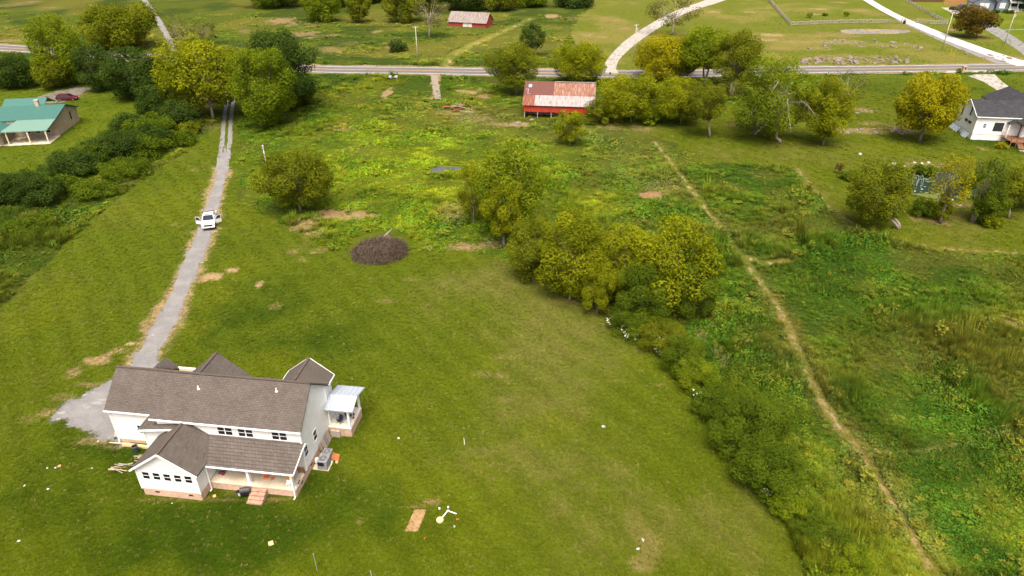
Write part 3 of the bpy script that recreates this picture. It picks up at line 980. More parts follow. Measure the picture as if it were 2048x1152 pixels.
tag(mb.build('field_gateway', M('stony_gateway', (.22, .195, .15), .95, .2, 2)), kind='structure')

# ------------------------------------------------------------------ water
def water_mat(name, col, rough=.08):
    m, nt, b = new_mat(name)
    b.inputs['Base Color'].default_value = (*col, 1)
    b.inputs['Roughness'].default_value = rough
    b.inputs['Specular IOR Level'].default_value = .4
    bump(nt, b, noise_out(nt, coords(nt, 'Object'), 2.5, 4, .6), .08, .05)
    return m


def sheet(name, poly, z, mat, grow=0.0, **kw):
    c0 = Vector((sum(p[0] for p in poly) / len(poly), sum(p[1] for p in poly) / len(poly), 0))
    pts = []
    for p in smooth_path(list(poly) + [poly[0]], .8)[:-1]:
        q = (p - c0).normalized()
        pts.append(p + q * grow)
    o = MB().poly([(p.x, p.y, z) for p in pts]).build(name, mat)
    return tag(o, **kw)


sheet('pond_water', POND, -.14, water_mat('pond_water', (.012, .030, .028)), .9, kind='structure', label='dark blue green pond water among the trees')
sheet('puddle_water', PUDDLE, -.10, water_mat('puddle_water', (.085, .088, .082), .10), .7, kind='structure', label='small grey pool in the bright green field')
ALG = M('pond_algae', (.10, .12, .02), .9, .35, 1.5)
mb = MB()
rg = random.Random(4)
for (u, v, hu, hv) in [(1858, 362, 15, 3.5), (1846, 357, 8, 3), (1838, 352, 8, 2.5), (1872, 369, 10, 2.5), (1858, 386, 14, 3), (1876, 390, 14, 3), (1842, 388, 12, 3), (1895, 394, 20, 3), (1925, 374, 12, 2.5), (1920, 393, 16, 3), (1885, 344, 18, 2), (1826, 350, 9, 2), (1945, 392, 12, 2), (1850, 391, 26, 3), (1882, 396, 26, 3)]:
    for kk in range(6):
        uu, vv = u + rg.gauss(0, hu * .45), v + rg.gauss(0, hv * .45)
        P = at(uu, vv, -.12)
        r0 = hu / ppm(P) * rg.uniform(.2, .45)
        r1 = r0 * rg.uniform(.5, .9)
        z = -.132 + rg.random() * .012
        mb.poly([(P.x + math.cos(t) * r0 * rg.uniform(.6, 1.2), P.y + math.sin(t) * r1 * rg.uniform(.6, 1.2), z) for t in [2 * math.pi * i / 10 for i in range(10)]])
tag(mb.build('pond_algae', ALG), 'yellow green algae floating in mats on the pond', kind='stuff')

# ------------------------------------------------------------------ trees and bushes
def make_leaves(lobes, s, cover, rg, cap, droop=0.0, fill=.25):
    """leaf sprays spread over and through the crown's lobes; returns verts, faces, tint"""
    C = np.array([l[0] for l in lobes], float)
    Rr = np.array([l[1] for l in lobes], float)
    T = np.array([l[2] for l in lobes], float)
    area = 4 * math.pi * ((Rr[:, 0] * Rr[:, 1]) ** 1.6 + (Rr[:, 0] * Rr[:, 2]) ** 1.6 + (Rr[:, 1] * Rr[:, 2]) ** 1.6) ** (1 / 1.6) / 3 ** (1 / 1.6)
    n = area * cover / (s * s * .8)
    f = min(1.0, cap / n.sum())
    if f < 1:
        s = s * math.sqrt(1 / f) ** .8
    n = np.maximum(12, (n * f)).astype(int)
    li = np.repeat(np.arange(len(lobes)), n)
    N = len(li)
    d = rg.randn(N, 3)
    d /= np.linalg.norm(d, axis=1)[:, None]
    rad = np.where(rg.rand(N) < fill, rg.uniform(.35, .85, N), rg.uniform(.82, 1.08, N))
    # bumpy lobe surface
    rad = rad * (1 + .22 * (fbm(d[:, 0] * 2 + li * 3.1, d[:, 1] * 2 + d[:, 2] * 1.7, .8, 2, 2) - .5) * 2)
    p = C[li] + d * Rr[li] * rad[:, None]
    keep = np.ones(N, bool)
    for k in range(len(lobes)):
        e = (((p - C[k]) / Rr[k]) ** 2).sum(1)
        keep &= ~((li != k) & (e < .42) & (rg.rand(N) < .8))
    keep &= p[:, 2] > .1
    p, d, li = p[keep], d[keep], li[keep]
    N = len(p)
    nrm = d * .75 + rg.randn(N, 3) * .42 + np.array([0, 0, .75])
    nrm /= np.linalg.norm(nrm, axis=1)[:, None]
    t = rg.randn(N, 3) + np.array([0, 0, -droop])
    t -= (t * nrm).sum(1)[:, None] * nrm
    t /= np.linalg.norm(t, axis=1)[:, None]
    b = np.cross(nrm, t)
    l = (s * rg.uniform(.55, 1.25, N))[:, None]
    w = l * rg.uniform(.5, .8, N)[:, None]
    bend = nrm * l * .18
    v = np.stack([p - t * l * .6, p + b * w * .6 + bend, p + t * l * .7, p - b * w * .6 + bend], 1).reshape(-1, 3)
    fc = np.arange(4 * N).reshape(-1, 4)
    tint = np.clip(T[li] + rg.randn(N) * .11, 0, 1)
    return v, fc, np.repeat(tint, 4)


def crown_lobes(c, r, n, rg, size=(.34, .56), base=.45, spread=.86):
    size = (size[0] * .58, size[1] * .66)
    lobes = []
    # a core plus outer lobes spread evenly round it
    lobes.append((c, np.array(r) * .56, base))
    n = int(n * 2.3)
    ga = math.pi * (3 - math.sqrt(5))
    for i in range(n):
        y = 1 - 2 * (i + .5) / n
        rr = math.sqrt(1 - y * y)
        a = ga * i + rg.rand() * .9
        d = np.array([math.cos(a) * rr, math.sin(a) * rr, y]) + rg.randn(3) * .22
        d /= np.linalg.norm(d)
        k = spread * rg.uniform(.78, 1.12)
        q = rg.uniform(*size)
        lr = np.array([r[0], r[1], (r[0] + r[1]) / 2 * .5 + r[2] * .5]) * q
        pc = np.array(c) + d * np.array(r) * k
        # keep the lobe inside the crown's box
        lim = np.array(r) - lr * .7
        pc = np.array(c) + np.clip(pc - np.array(c), -np.abs(lim), np.abs(lim))
        lobes.append((pc, lr, base + rg.uniform(-.27, .27)))
    return lobes


VEG = 0


def tree(label, ub, vb, vt, u0, u1, pal, cb=.22, n=15, cover=1.15, group=None, bark=None, trunk=True, sparse=False, cat='tree', name='tree', depth=.92, size=(.34, .56), droop=0., leaf=1.0, multi=1, dead=0, fill=.25):
    global VEG
    VEG += 1
    rg = np.random.RandomState(1000 + VEG * 7)
    P = at(ub, vb)
    k = ppm(P)
    rx = (u1 - u0) / 2 / k
    ht = height_at(P, vt) - rx * .12
    ht = max(ht, .7)
    zb = ht * cb
    zc = (ht + zb) / 2
    cu = (u0 + u1) / 2
    pc = Vector((P.x, P.y, zc))
    cx = (cu - proj_u(pc)) / ppm(pc)
    c = np.array([cx, rx * .1, zc])
    r = np.array([rx, rx * depth, (ht - zb) / 2])
    root = thing(name, label, cat, P, 0, group)
    lobes = crown_lobes(c, r, n, rg, size=size)
    if sparse:
        lobes = lobes[1:]
    dist = math.hypot(P.length, CAM_H)
    s = max(.10, .00150 * dist) * leaf
    v, f, t = make_leaves(lobes, s, cover, rg, 25000, droop, fill)
    me = np_mesh('crown', v, f, {'tint': ('FLOAT', t)})
    me.materials.append(PAL[pal])
    linked('crown' if cat == 'tree' else 'foliage', me, root)
    if trunk:
        mb = MB()
        tr = max(.07, .019 * ht)
        top = Vector((cx * .7, 0, zb + (ht - zb) * .45))
        for m in range(multi):
            off = Vector(((m - (multi - 1) / 2) * tr * 2.2, rg.uniform(-.2, .2), 0))
            pts = [off * .6, off + Vector((cx * .12 + rg.uniform(-.1, .1), 0, zb * .5)), off * 1.8 + Vector((cx * .35, rg.uniform(-.2, .2), zb)), off * 2 + top]
            mb.tube(pts, [tr * 1.35, tr, tr * .8, tr * .35], 8)
        for i, (lc, lr, _) in enumerate(lobes[(0 if sparse else 1):]):
            st = Vector((cx * .35, 0, zb * .9 + (ht - zb) * rg.uniform(.02, .35)))
            en = Vector(lc)
            mid = st.lerp(en, .5) + Vector((rg.uniform(-.3, .3), rg.uniform(-.3, .3), .1 * (ht - zb) * rg.rand()))
            mb.tube([st, mid, en], [tr * .34, tr * .2, tr * .08], 5, False)
            for q in range(3):
                dd = Vector(rg.randn(3)).normalized()
                e2 = en + Vector((dd.x * lr[0], dd.y * lr[1], abs(dd.z) * lr[2])) * .85
                mb.tube([mid.lerp(en, .6), e2], [tr * .08, tr * .03], 4, False)
        for q in range(dead):
            a = rg.uniform(0, 2 * math.pi)
            st = Vector((cx * .4, 0, zb + (ht - zb) * rg.uniform(.1, .6)))
            e1 = st + Vector((math.cos(a) * rx * .6, math.sin(a) * rx * .6, rg.uniform(-.05, .2) * ht))
            e2 = e1 + Vector((math.cos(a) * rx * .4, math.sin(a) * rx * .4, -rg.uniform(0, .2) * ht))
            mb.tube([st, e1, e2], [tr * .3, tr * .16, tr * .05], 4, False)
            for w in range(4):
                e3 = e1.lerp(e2, rg.rand()) + Vector(rg.randn(3)) * rx * .16
                mb.tube([e1.lerp(e2, rg.rand() * .6), e3], [tr * .08, tr * .03], 3, False)
        mb.build('trunk', bark or BARK, root, True)
    return root


G1 = 'trees of the hedge line beside the mown lawn'
tree('tall green tree at the head of the hedge line near the pool', 1005, 478, 278, 954, 1086, 'bright', .10, 17, group=G1)
tree('yellowing tree on the near bank of the small grey pool', 948, 452, 322, 916, 975, 'yellow', .12, 12, group=G1)
tree('slim yellowish tree standing in front of the tall green tree', 1008, 498, 352, 964, 1050, 'yellow', .22, 13, group=G1, bark=BARK)
tree('rounded olive tree first of the lawn edge hedge trees', 1066, 560, 424, 1018, 1124, 'olive', .05, 15, group=G1)
tree('bright yellow tree, second of the lawn edge hedge trees', 1140, 600, 424, 1078, 1216, 'yellow', .05, 18, group=G1)
tree('short yellow green tree in front of the lawn edge hedge trees', 1194, 628, 520, 1160, 1232, 'yellow', .03, 11, group=G1)
tree('dense green tree with yellow tips, third of the lawn edge hedge trees', 1240, 612, 446, 1190, 1306, 'yellow', .10, 16, group=G1)
tree('broadest tree at the southern end of the lawn edge hedge', 1345, 632, 436, 1272, 1432, 'yellow', .10, 20, group=G1)
tree('lower green crown between the broad hedge tree and the white flowers', 1280, 655, 520, 1232, 1340, 'green', .04, 13, group=G1)
tree('dark leafy tree tucked against the broad hedge tree over the weeds', 1376, 640, 500, 1330, 1440, 'green', .06, 13, group=G1)

G2 = 'bushes of the hedge below the lawn edge trees'
for lab, a in (
        ('green bush right behind the white flowering weeds', (1266, 668, 615.164, 1215.5, 1321.5, 'green')),
        ('olive bush beside the white flowers at the top of the hedge', (1319, 700, 645.906, 1276.3, 1372.7, 'olive')),
        ('green bush leaning over the lawn corner below the flowers', (1366, 742, 679.1, 1324, 1412, 'green')),
        ('low yellow green bush halfway down the hedge', (1396, 775, 724.051, 1354.2, 1439.8, 'bright')),
        ('round green bush with sunlit edge halfway down the hedge', (1432, 835, 779.019, 1389.8, 1480.2, 'green')),
        ('largest bush of the lower hedge', (1509, 890, 788.731, 1446, 1582, 'green')),
        ('green bush in front of the largest bush', (1466, 905, 835.181, 1420.8, 1523.2, 'green')),
        ('big green bush at the low end of the hedge', (1539, 985, 896.311, 1476, 1612, 'green')),
        ('low green bush between the big green bush and the lawn', (1506, 958, 905.164, 1468, 1556, 'green')),
        ('small yellowish bush below the low end of the hedge', (1572, 1030, 982.196, 1538.4, 1621.6, 'bright')),
        ('leafy bush at the bottom end of the hedge by the bare stones', (1644, 1100, 1052.2, 1601, 1701, 'green')),
        ('small yellow leaved bush at the picture bottom by the hedge', (1694, 1150, 1102.2, 1657, 1745, 'bright'))):
    tree(lab, *a, .0, 12, 1.1, group=G2, cat='bush', name='bush', leaf=.95, depth=.9)

tree('rounded dark olive tree standing alone beside the gravel drive field', 602, 425, 296, 514, 652, 'olive', .20, 18, group='lone trees of the bright field', dead=0)
tree('small bright yellow tree in front of the red barn', 1140, 292, 216, 1109, 1172, 'yellow', .12, 12, group='lone trees of the bright field')

G3 = 'trees round the red barn and along the road'
tree('olive roadside tree beside the left end of the red barn', 1033, 190, 84, 974, 1078, 'olive', .25, 15, group=G3)
tree('rounded yellow green tree behind the red barn at the road', 1156, 166, 82, 1106, 1214, 'yellow', .14, 16, group=G3)
tree('narrow dark tree north of the road above the barn', 1068, 112, 44, 1040, 1092, 'dark', .20, 10, group=G3)
tree('broad yellow green tree next to the right end of the barn', 1262, 246, 146, 1202, 1322, 'yellow', .14, 17, group=G3)
tree('yellow green tree in the middle of the row beside the barn', 1362, 248, 148, 1308, 1408, 'yellow', .16, 15, group=G3)
tree('greener tree with bare pale trunk at the end of the row beside the barn', 1420, 275, 160, 1370, 1452, 'olive', .30, 14, group=G3, bark=BARK_PALE)
tree('low bush against the right corner of the red barn', 1192, 250, 196, 1170, 1222, 'olive', .0, 9, group=G3, cat='bush', name='bush')
tree('small round bush under the row of trees beside the barn', 1300, 250, 212, 1280, 1326, 'bright', .0, 8, group=G3, cat='bush', name='bush')
tree('golden tree across the road with the widest yellow crown', 1330, 160, 66, 1272, 1398, 'gold', .08, 17, group=G3)
tree('tall green and yellow tree with dark forked trunk at the road', 1408, 172, 48, 1362, 1472, 'bright', .30, 17, group=G3, multi=2)
tree('dark grey green tree with slanting pale stems at the road', 1462, 192, 54, 1430, 1526, 'olive', .26, 15, group=G3, bark=BARK_PALE, multi=2)
tree('thin airy tree standing before the curving concrete drive', 1345, 70, -16, 1296, 1398, 'pale', .22, 14, .40, group=G3, sparse=True, size=(.22, .36), bark=BARK_PALE)
tree('large ragged tree with dead grey branches beside the mown paddock', 1560, 284, 106, 1474, 1622, 'bright', .06, 18, .95, group=G3, bark=BARK_PALE, dead=20, size=(.26, .46))
tree('yellow tree close beside the ragged tree with dead branches', 1645, 290, 152, 1612, 1708, 'yellow', .14, 15, group=G3)
tree('leaning white stemmed tree in front of the ragged tree', 1508, 262, 132, 1470, 1560, 'olive', .30, 13, .5, group=G3, bark=BARK_PALE)
tree('see through bare crowned tree behind the yellow paddock tree', 1690, 228, 138, 1638, 1742, 'pale', .26, 14, .28, group=G3, sparse=True, size=(.22, .34), bark=BARK_PALE)
tree('bright golden tree standing alone beside the dark roofed house', 1838, 284, 144, 1806, 1928, 'gold', .20, 18, group=G3)

G4 = 'trees round the pond'
tree('broad dark olive tree with forked pale trunk at the pond end', 1798, 458, 318, 1708, 1822, 'olive', .16, 17, group=G4, bark=BARK_PALE, multi=2)
tree('slender yellow tree on the near bank of the pond', 1880, 447, 302, 1866, 1948, 'gold', .24, 13, .6, group=G4, size=(.26, .42))
tree('dark green tree with twin stems on the near bank of the pond', 1945, 445, 308, 1945, 2016, 'green', .22, 14, .55, group=G4, multi=2)
tree('green tree at the picture edge beyond the pond', 2016, 436, 338, 1990, 2058, 'olive', .24, 13, group=G4, bark=BARK_PALE)
tree('yellow topped tree at the picture edge behind the pond trees', 2060, 420, 318, 2022, 2110, 'yellow', .14, 13, group=G4)
tree('low dark tree between the twin stemmed pond tree and the edge tree', 1975, 448, 376, 1945, 2010, 'green', .10, 10, group=G4)
tree('small plum red shrub beside the mown track to the pond', 1680, 348, 325, 1671, 1688, 'plum', .3, 7, .5, group=G4, cat='bush', name='bush')
tree('round green bush at the near bank between two pond trees', 1842, 432, 398, 1822, 1868, 'green', .0, 9, group=G4, cat='bush', name='bush')
tree('yellow bush at the foot of the slender yellow pond tree', 1886, 442, 396, 1866, 1906, 'yellow', .0, 8, group=G4, cat='bush', name='bush')
tree('small yellow bush on the mown grass under the pond trees', 1986, 455, 428, 1968, 2008, 'yellow', .0, 8, group=G4, cat='bush', name='bush')
tree('dark bush on the far bank hanging over the pond water', 1850, 348, 328, 1828, 1876, 'green', .0, 8, group=G4, cat='bush', name='bush')
tree('dark bush hanging over the pond water beside the twin stemmed tree', 1938, 378, 350, 1916, 1960, 'dark', .0, 8, group=G4, cat='bush', name='bush')
tree('low green bush at the pond corner near the plum red shrub', 1700, 360, 342, 1682, 1722, 'green', .0, 8, group=G4, cat='bush', name='bush')
tree('leafy bush on the far bank left of the dark overhanging bush', 1792, 350, 330, 1768, 1818, 'green', .0, 8, group=G4, cat='bush', name='bush')
tree('small flowering yellow bush beside the wooden deck steps', 2003, 297, 281, 1994, 2016, 'gold', .0, 7, group=G4, cat='bush', name='bush')

tree('conical brownish maple in the front yard of the blue grey house', 1953, 76, 8, 1916, 1992, 'brown', .18, 15, group='yard trees by the blue grey house')
for lab, a in (('small sapling in the fenced paddock nearest the fence corner', (1620, 36, 24, 1614, 1626, 'bright')),
               ('tiny dark sapling in the middle of the fenced paddock', (1650, 32, 26, 1645, 1655, 'green')),
               ('bright pointed sapling in the fenced paddock near the white drive', (1694, 33, 22, 1688, 1700, 'bright'))):
    tree(lab, *a, .2, 7, .5, group='saplings in the fenced paddock', cat='tree')

G5 = 'trees along the neighbour boundary by the drive mouth'
tree('tall bright green tree beside the road near the teal roofed house', 125, 172, 26, 68, 164, 'bright', .06, 17, group=G5)
tree('wide willow like tree across the road above the teal roofed house', 235, 98, 2, 158, 304, 'olive', .10, 19, group=G5, droop=1.2)
tree('big yellow green tree overhanging the gravel drive', 427, 238, 70, 318, 494, 'yellow', .17, 22, group=G5, bark=BARK_PALE, multi=1)
tree('leafy green tree on the far side of the gravel drive', 520, 258, 82, 468, 582, 'bright', .08, 17, group=G5)
tree('tall dark oak behind the trees at the drive mouth', 562, 222, 52, 474, 628, 'dark', .10, 20, group=G5)
tree('grey green tree between the willow like tree and the dark cedar', 195, 184, 82, 146, 224, 'dark', .08, 14, group=G5)
tree('broad dark green tree with rounded tiers by the neighbour lawn', 268, 200, 92, 206, 328, 'dark', .05, 18, group=G5)
tree('round dark tree at the picture edge near the road', 28, 176, 104, -20, 66, 'dark', .04, 13, group=G5)
tree('olive tree in front of the tall bright green tree', 106, 178, 112, 66, 134, 'olive', .06, 12, group=G5)
tree('thin pale tree beside the gravel lane over the road', 352, 100, 22, 330, 376, 'pale', .2, 11, .35, group=G5, sparse=True, size=(.26, .4))
tree('second thin pale tree behind the big yellow green tree', 404, 92, 30, 378, 432, 'pale', .2, 11, .35, group=G5, sparse=True, size=(.26, .4))
tree('brown green low tree under the tall dark oak', 578, 212, 150, 540, 628, 'olive', .05, 12, group=G5)
G6 = 'dark bushes of the hedge between neighbour lawn and drive'
for lab, a in (
        ('dark cedar bush under the big yellow green tree', (318, 238, 166, 274, 350, 'dark')),
        ('shaded cedar bush below the big tree nearest the gravel tracks', (352, 262, 200, 318, 392, 'dark')),
        ('brownish dark bush beside the shaded cedar bush', (300, 280, 226, 250, 350, 'green')),
        ('dark bush with upright tips beside the neighbour lawn', (254, 278, 222, 226, 290, 'dark')),
        ('wide dark bush in the middle of the neighbour hedge', (226, 325, 264, 174, 276, 'dark')),
        ('flat green bush behind the mown strip, middle of the neighbour hedge', (282, 315, 268, 240, 330, 'green')),
        ('big round dark bush standing forward of the neighbour hedge', (140, 356, 300, 94, 196, 'dark')),
        ('sunlit bush joined to the big round dark bush', (185, 335, 285, 160, 220, 'green')),
        ('dark bush at the low end of the neighbour hedge', (70, 412, 350, 28, 116, 'dark')),
        ('dark bush cut off by the picture edge at the neighbour hedge', (10, 410, 346, -40, 48, 'dark')),
        ('low scrub bush filling the gap below the big round dark bush', (120, 392, 352, 84, 168, 'green')),
        ('low scrub bush between the wide dark bush and the mown strip', (240, 352, 318, 196, 292, 'green')),
        ('green scrub bush at the rough strip below the low hedge end', (60, 470, 430, 14, 112, 'green')),
        ('dark scrub bush between two dark bushes of the low hedge end', (48, 400, 345, 8, 92, 'dark')),
        ('leafy scrub bush above the mown strip, middle of the rough', (180, 395, 362, 140, 226, 'green')),
        ('dark scrub bush joining the cedar and the wide dark bush', (292, 300, 248, 256, 338, 'dark')),
        ('low green scrub bush at the mown strip corner', (345, 290, 262, 316, 386, 'green')),
        ('low olive scrub bush near the gravel tracks', (372, 268, 240, 346, 400, 'olive'))):
    tree(lab, *a, .0, 12, 1.1, group=G6, cat='bush', name='bush')

G7 = 'trees of the far wood at the top of the picture'
for lab, a, bk in (
        ('far yellow green tree with a dark foot, west of the red shed', (632, 44, -40, 598, 676, 'bright'), None),
        ('far slim tree standing alone in the shade, west of the red shed', (712, 46, -24, 690, 742, 'olive'), None),
        ('far dark tree at the western end of the far wood', (560, 14, -60, 486, 606, 'green'), None),
        ('far dark tree cut off by the picture top beside the slim tree', (665, 16, -60, 630, 706, 'dark'), None),
        ('far rounded dark tree just west of the pale trunked tree', (800, 46, -40, 766, 848, 'olive'), None),
        ('far dark tree in the shade behind the pale trunked tree', (840, 24, -50, 800, 884, 'dark'), None),
        ('far dark tree right behind the red shed', (930, 20, -50, 880, 980, 'dark'), None),
        ('far olive tree at the eastern end of the red shed', (1000, 22, -40, 968, 1036, 'olive'), None),
        ('far dark shrub tree beside the overgrown bank', (1056, 14, -30, 1020, 1096, 'green'), None),
        ('far dark tree with brown leaves above the mown slope', (1150, 14, -26, 1110, 1194, 'dark'), None),
        ('far dark tree beyond the far wood, topmost near the shed', (880, 2, -70, 820, 940, 'dark'), None),
        ('far dark tree beyond the slim tree', (740, 4, -70, 690, 800, 'dark'), None)):
    tree(lab, *a, .06, 14, 1.1, group=G7)
tree('pale trunked spreading tree in front of the red shed', 858, 76, -14, 824, 902, 'pale', .28, 14, .42, group=G7, bark=BARK_PALE, sparse=True, size=(.24, .4))
tree('bush in the weeds below the pale trunked tree', 792, 104, 78, 774, 814, 'dark', 0, 8, 1.1, group=G7, cat='bush', name='bush')
tree('dark tree at the top corner behind the blue grey house', 2052, 22, -60, 2030, 2110, 'dark', .03, 13, group='yard trees by the blue grey house')
tree('clipped round bush beside the white garage door', 1948, 24.5, 14.5, 1942, 1956, 'dark', 0, 7, .7, group='clipped bushes before the blue grey house', cat='bush', name='bush')
tree('clipped bush left of the white porch steps', 1993, 26.5, 18.5, 1986, 2000, 'dark', 0, 7, .7, group='clipped bushes before the blue grey house', cat='bush', name='bush')
tree('long clipped bush before the white porch', 2018, 27, 18.5, 2006, 2032, 'dark', 0, 9, .7, group='clipped bushes before the blue grey house', cat='bush', name='bush')

# ------------------------------------------------------------------ the fallen tree heap on the lawn edge
def brush_heap():
    rg = np.random.RandomState(5)
    P = at(758, 508)
    root = thing('fallen_tree', 'heap of bare brown branches from a felled tree at the lawn edge', 'fallen tree', P)
    k = ppm(P)
    butt = at(785, 472) - P + Vector((0, 0, 1.15))
    heart = at(752, 500) - P + Vector((0, 0, 1.0))
    mb = MB()
    mb.tube([butt, butt.lerp(heart, .35), heart], [.15, .13, .10], 8)
    mb.build('trunk', M('cut_log', (.27, .23, .18), .9, .2), root, True)
    rx = 57 / k
    mb = MB()
    for i in range(46):
        a = rg.uniform(0, 2 * math.pi)
        st = butt.lerp(heart, rg.uniform(.2, 1))
        en = Vector((math.cos(a) * rx * rg.uniform(.4, .85), math.sin(a) * 3.4 * rg.uniform(.4, .9) + .3, rg.uniform(.1, 1.0)))
        mid = st.lerp(en, .5) + Vector((0, 0, rg.uniform(.0, .45)))
        mb.tube([st, mid, en], [.07, .045, .015], 4, False)
    mb.build('branches', M('dead_branches', (.15, .115, .085), .95, .3, 2), root)
    # fine twigs as thin strips
    N = 6500
    u = rg.rand(N) * 2 * math.pi
    q = np.sqrt(rg.rand(N))
    ex, ey = np.cos(u) * q * rx, np.sin(u) * q * 4.0 + .3
    dome = 1.65 * np.sqrt(np.clip(1 - q ** 3.2, 0, 1)) * (.45 + 1.1 * fbm(ex + 9, ey + 4, 1.3, 3, 2))
    tilt = .8 + .35 * (ex / rx)
    p1 = np.stack([ex, ey, np.maximum(.05, dome * tilt * rg.uniform(.55, 1.06, N))], 1)
    d = p1 - np.array(butt.lerp(heart, .6))[None]
    d /= np.linalg.norm(d, axis=1)[:, None]
    d = d + rg.randn(N, 3) * .8
    d[:, 2] -= .25
    d /= np.linalg.norm(d, axis=1)[:, None]
    L = rg.uniform(.5, 1.5, N)[:, None]
    side = np.cross(d, rg.randn(N, 3))
    side /= np.linalg.norm(side, axis=1)[:, None]
    w = .022
    a, b = p1 - d * L * .6, p1 + d * L * .4 - np.array([0, 0, .12])
    a[:, 2] = np.maximum(a[:, 2], .03)
    b[:, 2] = np.maximum(b[:, 2], .02)
    v = np.stack([a - side * w, a + side * w, b + side * w * .5, b - side * w * .5], 1).reshape(-1, 3)
    me = np_mesh('twigs', v, np.arange(4 * N).reshape(-1, 4), {'tint': ('FLOAT', np.repeat(rg.rand(N), 4))})
    me.materials.append(leaf_mat('dead_twigs', (.036, .027, .020), (.15, .115, .085), 0.0))
    linked('twigs', me, root)


brush_heap()

# ------------------------------------------------------------------ scattered growth: weeds of the rough fields, mown grass tufts (uncountable)
def clump_mesh(name, seed, kind):
    rg = np.random.RandomState(seed)
    V, T = [], []
    if kind == 'leafy':
        n = 46
        for i in range(n):
            d = rg.randn(3)
            d[2] = abs(d[2]) * .9 + .1
            d /= np.linalg.norm(d)
            p = d * np.array([.5, .5, .62]) * rg.uniform(.6, 1.05)
            nn = d + rg.randn(3) * .5
            nn /= np.linalg.norm(nn)
            t = np.cross(nn, rg.randn(3))
            t /= np.linalg.norm(t)
            b = np.cross(nn, t)
            l, w = rg.uniform(.11, .2), rg.uniform(.06, .10)
            V += [p - t * l, p + b * w, p + t * l, p - b * w]
            T += [rg.rand()] * 4
    elif kind == 'grass':
        n = 34
        for i in range(n):
            a = rg.uniform(0, 2 * math.pi)
            r0 = rg.uniform(0, .32)
            base = np.array([math.cos(a) * r0, math.sin(a) * r0, 0])
            lean = rg.uniform(.15, .6)
            a2 = a + rg.randn() * .8
            tip = base + np.array([math.cos(a2) * lean, math.sin(a2) * lean, rg.uniform(.5, 1.0)])
            side = np.array([-math.sin(a2), math.cos(a2), 0]) * rg.uniform(.012, .024)
            mid = base * .5 + tip * .5 + np.array([0, 0, .12])
            V += [base - side, base + side, mid + side * .9, mid - side * .9]
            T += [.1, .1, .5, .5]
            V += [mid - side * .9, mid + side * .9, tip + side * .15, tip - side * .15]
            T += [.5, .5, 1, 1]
    elif kind == 'plume':
        n = 30
        for i in range(n):
            a = rg.uniform(0, 2 * math.pi)
            tip = np.array([math.cos(a) * .3, math.sin(a) * .3, 1.0]) * rg.uniform(.6, 1.1)
            side = np.array([-math.sin(a), math.cos(a), 0]) * .03
            V += [np.zeros(3) - side, side, tip + side, tip - side]
            T += [.1, .1, .9, .9]
            for k in range(2):
                p = tip * rg.uniform(.6, 1) + rg.randn(3) * .06
                dd = rg.randn(3) * .06
                V += [p - dd, p + np.cross(dd, [0, 0, 1]) + .01, p + dd, p - np.cross(dd, [0, 0, 1])]
                T += [1, 1, .8, .8]
    elif kind == 'shrub':
        for i in range(210):
            d = rg.randn(3)
            d[2] = abs(d[2]) * .9
            d /= np.linalg.norm(d)
            p = d * np.array([.5, .5, .75]) * rg.uniform(.45, 1.1) * (1 + .35 * math.sin(3 * math.atan2(d[1], d[0]) + seed))
            nn = d * .7 + rg.randn(3) * .45 + np.array([0, 0, .6])
            nn /= np.linalg.norm(nn)
            t = np.cross(nn, rg.randn(3))
            t /= np.linalg.norm(t)
            b = np.cross(nn, t)
            l, w = rg.uniform(.05, .09), rg.uniform(.03, .05)
            V += [p - t * l, p + b * w, p + t * l, p - b * w]
            T += [rg.rand()] * 4
    else:  # mown tuft
        n = 11
        for i in range(n):
            a = rg.uniform(0, 2 * math.pi)
            r0 = rg.uniform(0, .16)
            base = np.array([math.cos(a) * r0, math.sin(a) * r0, 0])
            a2 = rg.uniform(0, 2 * math.pi)
            tip = base + np.array([math.cos(a2) * .13, math.sin(a2) * .13, rg.uniform(.06, .13)])
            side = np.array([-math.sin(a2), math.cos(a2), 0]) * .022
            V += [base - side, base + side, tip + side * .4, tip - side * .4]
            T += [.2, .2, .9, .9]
    V = np.array(V)
    me = np_mesh(name, V, np.arange(len(V)).reshape(-1, 4), {'tint': ('FLOAT', np.array(T))})
    me.materials.append(PLANT)
    return bpy.data.objects.new(name, me)      # a pattern for the scatter, not placed itself


PLANT = inst_mat('field_plants')
PATTERNS = {'leafy': [clump_mesh('leafy_weed', s, 'leafy') for s in (1, 2)], 'grass': [clump_mesh('tall_grass', s, 'grass') for s in (3, 4)],
            'plume': [clump_mesh('seeding_weed', 5, 'plume')], 'shrub': [clump_mesh('undergrowth_shrub', s, 'shrub') for s in (8, 9, 10)], 'tuft': [clump_mesh('grass_tuft', s, 'tuft') for s in (6, 7)]}


